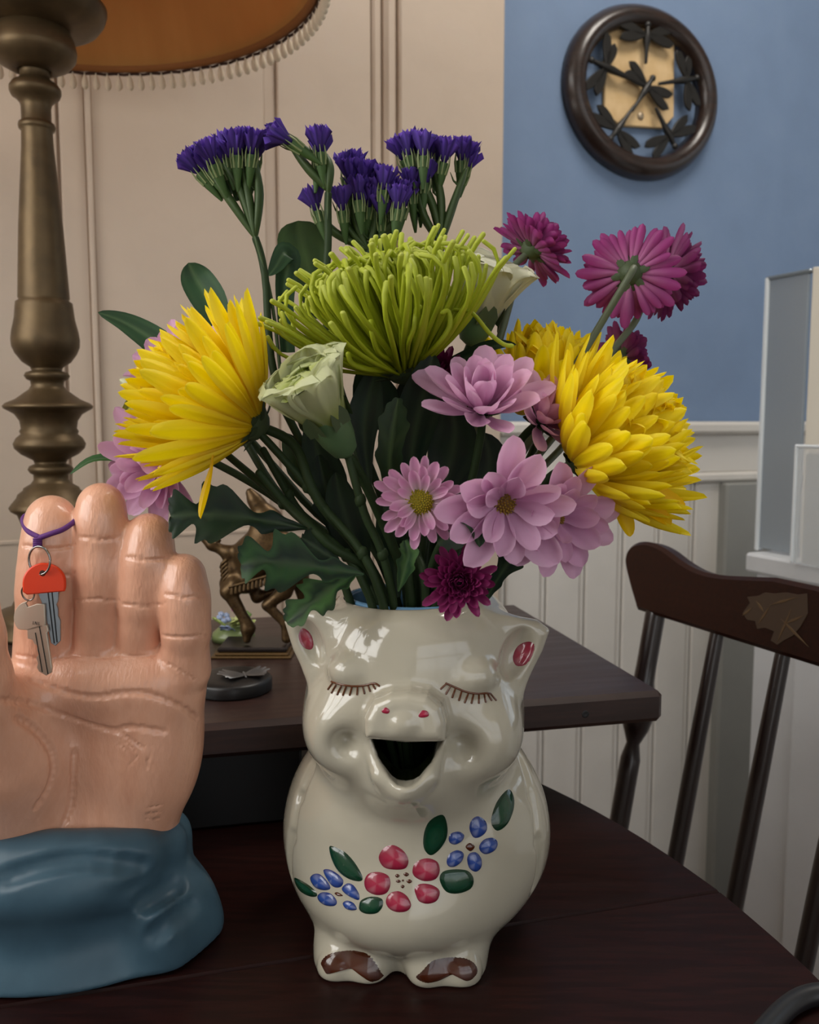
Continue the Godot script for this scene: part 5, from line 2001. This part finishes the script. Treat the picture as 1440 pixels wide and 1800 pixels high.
func pinks() -> void:
	var g := "pink daisy chrysanthemums in the vase"
	var p0 := lin("c88cb6")
	var p1 := lin("eabada")
	var pe := lin("eccae2")
	var base := {"nu": 7, "nv": 8, "tm": 0.6, "w0": 0.32, "tip": 2.6, "ridge": 0.12, "c0": p0, "c1": p1, "ce": pe, "jit": 0.12}
	var spec := [
		# px, py, z, axis, rim, R, W, N, e0, e1, curl0, curl1, cup, disc radius, label
		[846, 722, -0.462, Vector3(-0.02, 0.72, 0.62), Vector2(0.3, 0.6), 0.034, 0.0150, 30, 0.12, 1.1, 0.25, 0.7, 0.35, 0.0, "double pink chrysanthemum facing up just below the white carnation"],
		[950, 742, -0.478, Vector3(0.45, 0.55, 0.6), Vector2(0.45, 0.3), 0.028, 0.0125, 26, 0.0, 1.0, 0.2, 0.6, 0.3, 0.0, "pink chrysanthemum wedged between the double pink bloom and the yellow chrysanthemum"],
		[884, 880, -0.432, Vector3(0.14, -0.22, 0.92), Vector2(0.45, 0.85), 0.0350, 0.0165, 19, 0.22, 0.62, 0.2, 0.35, 0.45, 0.0066, "largest pink chrysanthemum facing the viewer with a golden brown eye"],
		[972, 908, -0.452, Vector3(0.35, -0.05, 0.85), Vector2(0.6, 0.6), 0.034, 0.0155, 24, 0.12, 0.8, 0.15, 0.5, 0.4, 0.005, "pink chrysanthemum drooping lowest at the right over the vase's ear"],
		[330, 655, -0.535, Vector3(-0.45, 0.55, 0.45), Vector2(-0.6, -0.3), 0.038, 0.0150, 26, 0.1, 0.9, 0.15, 0.6, 0.3, 0.006, "pink chrysanthemum peeking out above the left yellow chrysanthemum"],
		[290, 815, -0.515, Vector3(-0.40, -0.25, 0.75), Vector2(-0.7, 0.0), 0.037, 0.0155, 28, 0.05, 0.9, 0.15, 0.6, 0.35, 0.006, "pink chrysanthemum hanging over the sculpture's ring finger"]]
	for s in spec:
		var a := flower("pink_chrysanthemum", s[14], "flower", at(s[0], s[1], s[2]), s[3], s[4], g, 0.0022)
		calyx(a[0], a[1], 0.008, 10)
		var o := base.duplicate()
		o.merge({"e0": s[8], "e1": s[9], "curl0": s[10], "curl1": s[11], "cup": s[12], "l0": 1.0, "l1": 0.72, "r0": 0.006 if s[13] == 0.0 else s[13] * 0.75, "h": 0.003, "dist": 0.9}, true)
		mum(a[0], a[1], s[7], s[5], s[6], o)
		if s[13] > 0.0:
			disc(a[0], a[1] * Transform3D(Basis(), Vector3(0, 0.002, 0)), s[13], 0.005, 70, lin("a98a2a"), lin("6b4a22"))
	# the small single daisy
	var a := flower("pink_daisy", "small pink daisy with a neat yellow eye right above the vase", "flower", at(738, 882, -0.428), Vector3(0.10, 0.10, 1.0), Vector2(0.15, 0.9), "", 0.002)
	calyx(a[0], a[1], 0.007, 10)
	var o := base.duplicate()
	o.merge({"nu": 5, "tm": 0.66, "w0": 0.4, "e0": 0.02, "e1": 0.34, "curl0": 0.05, "curl1": 0.25, "cup": 0.5, "l0": 0.82, "l1": 0.62, "r0": 0.0055, "h": 0.002, "dist": 1.0, "c0": lin("d9d0c4"), "c1": lin("d795bd"), "ce": lin("ecc8de"), "w1": 0.9}, true)
	mum(a[0], a[1], 38, 0.0225, 0.0058, o)
	disc(a[0], a[1] * Transform3D(Basis(), Vector3(0, 0.0012, 0)), 0.0070, 0.004, 130, lin("b29a16"), lin("7d7410"))

func magentas() -> void:
	var g := "magenta button chrysanthemums at the upper right"
	var spec := [
		# px, py (calyx), z, axis, via, rim, R, label, light
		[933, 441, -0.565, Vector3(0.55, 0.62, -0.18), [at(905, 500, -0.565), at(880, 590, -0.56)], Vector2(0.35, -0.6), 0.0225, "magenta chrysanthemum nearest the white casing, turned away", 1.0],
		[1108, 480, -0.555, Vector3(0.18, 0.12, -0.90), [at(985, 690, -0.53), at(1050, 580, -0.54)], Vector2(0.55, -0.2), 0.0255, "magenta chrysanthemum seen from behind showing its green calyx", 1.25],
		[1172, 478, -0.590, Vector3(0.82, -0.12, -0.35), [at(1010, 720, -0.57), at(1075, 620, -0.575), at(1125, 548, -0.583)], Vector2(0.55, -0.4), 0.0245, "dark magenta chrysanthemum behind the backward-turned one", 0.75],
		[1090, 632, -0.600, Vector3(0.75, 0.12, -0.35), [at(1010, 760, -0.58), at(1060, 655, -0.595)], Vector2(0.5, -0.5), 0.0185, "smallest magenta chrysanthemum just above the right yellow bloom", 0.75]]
	for s in spec:
		var a := flower("magenta_chrysanthemum", s[7], "flower", at(s[0], s[1], s[2]), s[3], s[5], g, 0.0021, s[4], true)
		calyx(a[0], a[1], 0.0085, 12)
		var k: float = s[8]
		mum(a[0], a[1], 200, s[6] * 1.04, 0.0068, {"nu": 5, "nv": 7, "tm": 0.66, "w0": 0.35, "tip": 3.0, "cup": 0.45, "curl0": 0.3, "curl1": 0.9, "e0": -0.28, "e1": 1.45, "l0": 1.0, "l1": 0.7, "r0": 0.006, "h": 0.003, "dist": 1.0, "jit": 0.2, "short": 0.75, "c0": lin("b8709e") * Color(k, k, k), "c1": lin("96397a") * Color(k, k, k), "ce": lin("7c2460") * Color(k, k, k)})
	var a := flower("burgundy_chrysanthemum", "small burgundy chrysanthemum resting on the vase's rim", "flower", at(808, 1022, -0.435), Vector3(-0.05, 0.12, 1.0), Vector2(0.3, 0.9), "", 0.002)
	calyx(a[0], a[1], 0.008, 10)
	mum(a[0], a[1], 100, 0.0185, 0.0050, {"nu": 5, "nv": 7, "tm": 0.66, "w0": 0.4, "tip": 3.0, "cup": 0.5, "curl0": 0.2, "curl1": 0.6, "e0": 0.08, "e1": 1.2, "l0": 0.95, "l1": 0.45, "r0": 0.004, "h": 0.002, "dist": 0.8, "jit": 0.1, "c0": lin("571038"), "c1": lin("85225c"), "ce": lin("a03a78")})
	disc(a[0], a[1] * Transform3D(Basis(), Vector3(0, 0.002, 0)), 0.0055, 0.004, 70, lin("4b0f30"), lin("30091f"))
	var b := flower("burgundy_chrysanthemum", "burgundy chrysanthemum glimpsed in the shade left of the double pink bloom", "flower", at(772, 660, -0.515), Vector3(0.0, 0.6, 0.8), Vector2(0.1, -0.2), "", 0.002)
	mum(b[0], b[1], 40, 0.0175, 0.0052, {"nu": 5, "nv": 5, "e0": 0.1, "e1": 1.2, "curl0": 0.2, "curl1": 0.6, "l1": 0.5, "r0": 0.004, "c0": lin("571038"), "c1": lin("6e1a4a")})

func floret_meshes() -> Array:
	var out := []
	for v in 4:
		var mb := MB.new()
		var p := PackedVector3Array()
		var cols := PackedColorArray()
		var n := 28
		for j in 6:
			var t := j / 5.0
			for i in n:
				var a := TAU * i / n
				var r := lerpf(0.0012, 0.0064, pow(t, 0.9)) * (1.0 + 0.25 * t * sin(a * 5.0 + v) + 0.2 * t * sin(a * 9.0 + v * 2.0))
				p.append(Vector3(cos(a) * r, 0.0125 * t + 0.0026 * t * sin(a * 7.0 + v * 3.0), sin(a) * r))
				cols.append(lin("2a1560").lerp(lin("6644b8"), t * (0.55 + 0.45 * sin(a * 9.0 + v))))
		mb.grid(p, n, 6, true, false, cols)
		for k in 3:   # papery folds inside
			var q := PackedVector3Array()
			var qc := PackedColorArray()
			for j in 4:
				for i in 8:
					var a := TAU * (k / 3.0) + i * 0.26
					var r := lerpf(0.001, 0.0044, j / 3.0) * (1.0 + 0.25 * sin(i * 2.4 + v))
					q.append(Vector3(cos(a) * r, 0.004 + 0.010 * j / 3.0 + 0.001 * sin(i * 3.0 + v), sin(a) * r))
					qc.append(lin("3c2088").lerp(lin("7c56c8"), j / 3.0))
			mb.grid(q, 8, 4, false, false, qc)
		out.append(mb.mesh())
	return out

func bract_mesh() -> ArrayMesh:
	var mb := MB.new()
	mb.lathe([[0.0026, 0.0], [0.0032, -0.004], [0.0028, -0.009], [0.0016, -0.016], [0.0008, -0.02]], 10, Transform3D(), lin("3f5a2e"))
	for i in 7:
		var a := TAU * i / 7
		var d := Vector3(cos(a), 0, sin(a))
		mb.tube(v3([d * 0.0028 + Vector3(0, -0.007, 0), d * 0.0038 + Vector3(0, -0.001, 0), d * 0.0034 + Vector3(0, 0.004, 0)]), [0.0008, 0.0002], 4, false, 1.0, lin("7d8a5c"))
	return mb.mesh()

func statice() -> void:
	var fl := floret_meshes()
	var br := bract_mesh()
	var sm := mk(Color("3a4f26"), 0.55)
	var pm := mkv(0.7, 0.0, 0.3)
	var gm := mkv(0.65)
	var g := "purple statice sprays in the vase"
	var sprays := [
		{"label": "purple statice spray leaning left over the left yellow chrysanthemum", "z": -0.545, "rim": Vector2(-0.4, -0.4), "stem": [[500, 720], [478, 530], [449, 418]], "r": 9.0,
		"forks": [[[449, 418], [400, 345], [362, 292]], [[449, 418], [425, 340], [395, 290]], [[449, 420], [438, 350], [425, 285]], [[449, 418], [456, 340], [447, 280]]],
		"tops": [[338, 290, -0.7], [352, 278, -0.5], [368, 270, -0.35], [384, 264, -0.25], [400, 258, -0.15], [415, 254, 0.0], [430, 250, 0.0], [444, 252, 0.15], [360, 288, -0.6], [392, 275, -0.3], [420, 268, 0.0], [438, 270, 0.2], [408, 272, 0.0], [376, 282, -0.4], [452, 262, 0.2]]},
		{"label": "sparse statice stem with only two purple buds at its tips", "z": -0.54, "rim": Vector2(-0.1, -0.5), "stem": [[585, 640], [577, 440], [577, 340]], "r": 8.0,
		"forks": [[[577, 335], [545, 300], [512, 258]], [[577, 335], [568, 300], [560, 275]], [[577, 340], [580, 300], [575, 275]]],
		"tops": [[487, 242, -1.25], [497, 240, -1.0], [560, 248, -0.1], [562, 262, 0.1]]},
		{"label": "dense purple statice cluster rising behind the spider chrysanthemum", "z": -0.565, "rim": Vector2(0.05, -0.8), "stem": [[660, 640], [650, 520], [648, 440]], "r": 8.0,
		"forks": [[[648, 440], [590, 410], [556, 372]], [[648, 440], [625, 390], [612, 310]], [[648, 440], [660, 390], [655, 330]], [[648, 440], [690, 390], [690, 350]], [[648, 440], [610, 400], [600, 370]]],
		"tops": [[552, 354, -0.3], [608, 294, -0.1], [622, 290, 0.1], [640, 306, 0.0], [655, 312, 0.1], [668, 322, 0.2], [682, 334, 0.2], [600, 352, -0.1], [616, 346, 0.0], [632, 350, -0.1], [650, 346, 0.1], [666, 348, 0.0], [684, 354, 0.0], [700, 350, 0.1], [690, 368, 0.1], [672, 366, 0.0], [646, 330, 0.0], [615, 302, -0.1], [650, 320, 0.0], [676, 316, 0.1], [702, 340, 0.1], [712, 348, 0.2], [628, 334, -0.1], [660, 336, 0.0]]},
		{"label": "purple statice spray highest at the right beside the white casing", "z": -0.575, "rim": Vector2(0.25, -0.8), "stem": [[760, 640], [772, 500], [775, 430]], "r": 8.0,
		"forks": [[[775, 430], [760, 360], [725, 290]], [[775, 430], [775, 350], [760, 285]], [[775, 430], [790, 380], [818, 300]], [[775, 430], [745, 380], [735, 330]]],
		"tops": [[702, 264, -0.4], [716, 258, -0.2], [730, 254, -0.1], [744, 258, 0.0], [756, 262, 0.1], [770, 264, 0.1], [784, 268, 0.2], [810, 264, 0.0], [824, 272, 0.2], [822, 288, 0.3], [722, 320, -0.1], [736, 310, 0.0], [750, 306, 0.1], [740, 326, 0.0], [724, 334, -0.1]]}]
	for s in sprays:
		var z: float = s.z
		var st: Array = s.stem
		var top := at(st[2][0], st[2][1], z)
		var a := flower("statice_spray", s.label, "flower", top, top - at(st[1][0], st[1][1], z), s.rim, g, 0.0022, [at(st[0][0], st[0][1], z + 0.02)])
		var t: Node3D = a[0]
		var X := Transform3D(Basis(), -t.position)
		# winged stem
		var w := []
		for q in spline([at(st[0][0], st[0][1], z + 0.02), at(st[1][0], st[1][1], z), top], 5):
			w.append(q)
		var mb := MB.new()
		mb.tube(v3(w), [s.r * 0.00034], 6, true, 0.35)
		put("winged_stem", mb.mesh(), sm, t, X)
		for f in s.forks:
			mb = MB.new()
			var p := spline(px3(f.map(func(q): return [q[0], q[1], z])), 5)
			var rr := []
			for k in p.size():
				rr.append(lerpf(0.0024, 0.0056, sin(PI * k / (p.size() - 1.0))))
			mb.tube(v3(p), rr, 7, true, 0.5)
			for k in 3:
				var q: Vector3 = p[2 + k * 3]
				mb.tube(v3([q, q + Vector3(-0.004, 0.003, 0.002), q + Vector3(-0.006, 0.008, 0.002)]), [0.001, 0.0002], 4)
			put("branch", mb.mesh(), sm, t, X)
		var i := 0
		for q in s.tops:
			var p0 := at(q[0], q[1], z + rng.randf_range(-0.012, 0.014))
			var ax := Vector3(sin(q[2]), cos(q[2]), rng.randf_range(-0.1, 0.5)).normalized()
			var H := head_xf(p0 - ax * 0.006, ax, rng.randf() * TAU)
			put("floret", fl[i % 4], pm, t, X * H)
			put("bract", br, gm, t, X * H)
			i += 1

func foliage() -> void:
	var dk := {"c0": lin("142317"), "c1": lin("1b2d1a"), "rib": lin("384a30")}
	var mid := {"c0": lin("25402a"), "c1": lin("314f33"), "rib": lin("56704c")}
	var olive := {"c0": lin("2b4020"), "c1": lin("3a4f2a"), "rib": lin("4c6038")}
	var mix := func(b: Dictionary, o: Dictionary) -> Dictionary:
		var r := b.duplicate()
		r.merge(o, true)
		return r
	# peruvian-lily stem at the left: long smooth leaves, a bud and a faded petal
	var a := flower("lily_stem", "leafy lily stem with a closed green bud at the far left", "flower stem", at(330, 690, -0.545), Vector3(-0.6, 0.6, 0), Vector2(-0.7, -0.5), "", 0.0022, [at(500, 880, -0.52), at(420, 760, -0.54)])
	leaves_on(a[0], [
		[[[400, 600, -0.545], [375, 540, -0.55], [345, 490, -0.555], [331, 462, -0.553]], 62, mix.call(mid, {"tm": 0.45, "w0": 0.45, "fold": 0.25, "tip": 2.2})],
		[[[330, 660, -0.54], [285, 610, -0.545], [225, 570, -0.545], [172, 549, -0.54]], 52, mix.call(mid, {"tm": 0.35, "w0": 0.5, "fold": 0.3, "tip": 1.4})],
		[[[290, 800, -0.53], [235, 806, -0.525], [165, 808, -0.52], [123, 834, -0.515]], 26, mix.call(mid, {"tm": 0.4, "w0": 0.6, "fold": 0.3, "face": Vector3(0.1, 0.9, 0.6), "c1": lin("2f5a26")})],
		[[[270, 735, -0.54], [240, 705, -0.54], [212, 735, -0.535]], 24, {"c0": lin("8a8a2a"), "c1": lin("9aa03a"), "rib": lin("4a3a1a"), "fold": 0.6, "w0": 0.6}, "faded_petal"]])
	var mb := MB.new()
	var bud := []
	for q in spline(px3([[262, 705, -0.54], [245, 688, -0.538], [226, 675, -0.536], [212, 668, -0.535]]), 4):
		bud.append(q - a[0].position)
	mb.tube(v3(bud), [0.0022, 0.0045, 0.0058, 0.0064, 0.0066, 0.0064, 0.006, 0.0054, 0.0046, 0.0036, 0.0026, 0.0018, 0.0010], 10, true, 1.0, [lin("6f8450"), lin("c4c5a0")])
	put("bud", mb.mesh(), mkv(0.4, 0.0, 0.2), a[0])
	# broad rounded leaf behind, with a second one curled beside it
	a = flower("broad_leaf_stem", "stem with a broad rounded olive leaf behind the spider chrysanthemum", "leaf stem", at(560, 600, -0.57), Vector3(-0.3, 0.9, 0), Vector2(-0.2, -0.8), "", 0.0022)
	leaves_on(a[0], [
		[[[560, 560, -0.57], [545, 480, -0.575], [530, 425, -0.58], [524, 388, -0.582]], 86, mix.call(olive, {"tm": 0.55, "w0": 0.4, "tip": 3.0, "fold": 0.12})],
		[[[505, 620, -0.56], [500, 520, -0.565], [506, 460, -0.565], [500, 446, -0.56], [484, 470, -0.555], [472, 485, -0.552]], 44, mix.call(mid, {"tm": 0.45, "w0": 0.6, "fold": 0.3, "face": Vector3(0.4, 0.4, 1)})]])
	# lobed chrysanthemum leaves at the left over the rim
	a = flower("chrysanthemum_leaf_stem", "stem with two dark lobed chrysanthemum leaves spreading left over the vase's ear", "leaf stem", at(455, 830, -0.47), Vector3(-0.6, 0.7, 0), Vector2(-0.5, 0.6), "", 0.0023, [at(575, 955, -0.455)])
	leaves_on(a[0], [
		[[[540, 930, -0.452], [470, 916, -0.445], [390, 905, -0.440], [330, 905, -0.438], [300, 908, -0.438]], 112, mix.call(dk, {"lobes": 3, "depth": 0.68, "tm": 0.5, "w0": 0.08, "fold": 0.15, "sweep": 0.1, "tip": 1.8, "wave": 0.4})],
		[[[640, 1010, -0.445], [580, 1000, -0.440], [510, 990, -0.434], [455, 986, -0.430], [424, 992, -0.430]], 112, mix.call(dk, {"lobes": 3, "depth": 0.68, "tm": 0.5, "w0": 0.1, "fold": 0.2, "sweep": 0.1, "tip": 1.6, "c1": lin("2c4a28")})],
		[[[630, 1005, -0.446], [590, 1030, -0.436], [545, 1062, -0.428], [504, 1094, -0.425]], 86, mix.call(dk, {"lobes": 3, "depth": 0.62, "tm": 0.45, "w0": 0.1, "fold": 0.25, "sweep": 0.1, "tip": 1.6, "c1": lin("37552c"), "face": Vector3(-0.4, 0.5, 1)})],
		[[[600, 990, -0.455], [560, 965, -0.455], [530, 945, -0.455]], 60, mix.call(dk, {"lobes": 2, "depth": 0.4})]])
	# leaves inside the bouquet and on the right
	a = flower("leafy_stem", "leafy green stem filling the shaded heart of the bouquet", "leaf stem", at(700, 720, -0.50), Vector3(0, 1, 0), Vector2(0, 0.2), "", 0.0025)
	leaves_on(a[0], [
		[[[720, 900, -0.49], [725, 790, -0.485], [745, 690, -0.478], [762, 620, -0.475]], 74, mix.call(dk, {"tm": 0.6, "w0": 0.3, "fold": 0.2, "c1": lin("1c2a1c")})],
		[[[690, 900, -0.475], [685, 820, -0.468], [690, 760, -0.465], [700, 700, -0.465]], 66, mix.call(olive, {"lobes": 2, "depth": 0.3, "tm": 0.5, "fold": 0.2, "c0": lin("22331c"), "c1": lin("2a3d22")})],
		[[[650, 860, -0.495], [640, 760, -0.50], [650, 690, -0.505], [665, 640, -0.505]], 60, mix.call(dk, {"tm": 0.5, "fold": 0.2})],
		[[[770, 900, -0.495], [790, 820, -0.50], [800, 760, -0.505], [790, 700, -0.505]], 90, mix.call(dk, {"tm": 0.5, "fold": 0.15})],
		[[[760, 1000, -0.49], [830, 900, -0.50], [860, 820, -0.505], [850, 760, -0.505]], 100, mix.call(dk, {"tm": 0.5, "fold": 0.15})],
		[[[620, 1000, -0.50], [590, 930, -0.505], [575, 870, -0.51], [560, 800, -0.515]], 62, mix.call(dk, {"lobes": 3, "depth": 0.35, "tm": 0.5})],
		[[[650, 1040, -0.49], [625, 960, -0.49], [600, 880, -0.495], [590, 830, -0.50]], 70, mix.call(dk, {"tm": 0.5, "fold": 0.2})],
		[[[780, 645, -0.52], [830, 625, -0.515], [870, 608, -0.51], [908, 606, -0.505]], 34, mix.call(dk, {"tm": 0.4, "w0": 0.7, "face": Vector3(-0.3, 0.6, 0.8)})],
		[[[610, 960, -0.508], [585, 880, -0.512], [560, 800, -0.515], [545, 730, -0.52]], 74, mix.call(dk, {"tm": 0.5, "fold": 0.2})],
		[[[560, 880, -0.525], [530, 820, -0.525], [500, 760, -0.525]], 54, mix.call(olive, {"tm": 0.5, "fold": 0.2})],
		[[[700, 780, -0.52], [660, 700, -0.525], [640, 640, -0.53]], 80, mix.call(dk, {"tm": 0.5})],
		[[[740, 800, -0.53], [740, 720, -0.535], [735, 640, -0.535]], 110, mix.call(dk, {"tm": 0.5})],
		[[[880, 980, -0.50], [900, 900, -0.51], [915, 820, -0.515]], 80, mix.call(dk, {"tm": 0.5})],
		[[[700, 1050, -0.47], [690, 960, -0.475], [672, 880, -0.48]], 60, mix.call(dk, {"tm": 0.5})],
		[[[700, 1040, -0.455], [712, 1000, -0.446], [718, 975, -0.442], [712, 950, -0.441]], 44, mix.call(mid, {"lobes": 2, "depth": 0.4, "c1": lin("4b6a3c")})],
		[[[840, 1000, -0.47], [850, 950, -0.455], [860, 920, -0.45]], 60, mix.call(dk, {"lobes": 2, "depth": 0.3})]])
	a = flower("folded_leaf_stem", "short stem with a glossy folded leaf tip between daisy and large pink bloom", "leaf stem", at(790, 930, -0.45), Vector3(0.3, 0.7, 0.4), Vector2(0.4, 0.7), "", 0.002)
	leaves_on(a[0], [
		[[[768, 900, -0.442], [800, 905, -0.432], [832, 925, -0.425], [843, 962, -0.421]], 58, mix.call(mid, {"tm": 0.5, "w0": 0.5, "fold": 0.5, "c0": lin("1d3a25"), "c1": lin("2f5636"), "face": Vector3(0.5, 0.5, 0.8)})],
		[[[770, 955, -0.448], [800, 930, -0.442], [850, 895, -0.440]], 70, mix.call(dk, {"tm": 0.5, "w0": 0.5, "fold": 0.3})],
		[[[850, 1060, -0.452], [880, 1010, -0.448], [905, 970, -0.446], [920, 930, -0.450]], 56, mix.call(dk, {"lobes": 3, "depth": 0.4, "tm": 0.5})]])
	# bare crossing stems seen through the gaps
	var gs := "bare green stems crossing above the rim"
	var cut := ["bare green stem running down from the left yellow chrysanthemum", "lowest bare green stem slanting in from the left above the lobed leaf", "bare green stem furthest back in the gap left of the daisy", "bare green stem dropping straight down from the pale green carnation"]
	var nc := 0
	for q in [[[452, 756, -0.466], [560, 880, -0.466], [672, 1055, -0.455]], [[400, 800, -0.50], [520, 905, -0.475], [650, 1050, -0.46]], [[462, 790, -0.49], [520, 890, -0.485], [600, 1010, -0.475]], [[612, 800, -0.452], [640, 900, -0.452], [690, 1050, -0.458]]]:
		var foot := Vector3(RIM.x, 0.81, RIM.z)
		var p := [foot]
		p.append_array(px3([q[2], q[1], q[0]]))
		var sp := []
		for w in spline(p, 6):
			sp.append(w - foot)
		mb = MB.new()
		mb.tube(v3(sp), [0.0024, 0.0021], 8)
		var o := thing("cut_stem", cut[nc], "stem", foot, gs)
		nc += 1
		put("stalk", mb.mesh(), stem_dark, o)
		for k in [8, 13]:
			mb = MB.new()
			mb.tube(v3([sp[k] + Vector3(0, -0.002, 0), sp[k], sp[k] + Vector3(0, 0.002, 0)]), [0.0026, 0.0031, 0.0026], 8)
			put("stem_node", mb.mesh(), stem_dark, o)

# ------------------------------------------------------------------
func _ready() -> void:
	rng.seed = 1
	camera_and_light()
	materials()
	room()
	table()
	shelf()
	cabinet()
	chair()
	lamp()
	plaque()
	pig()
	hand()
	trinkets()
	bouquet()
	cord()
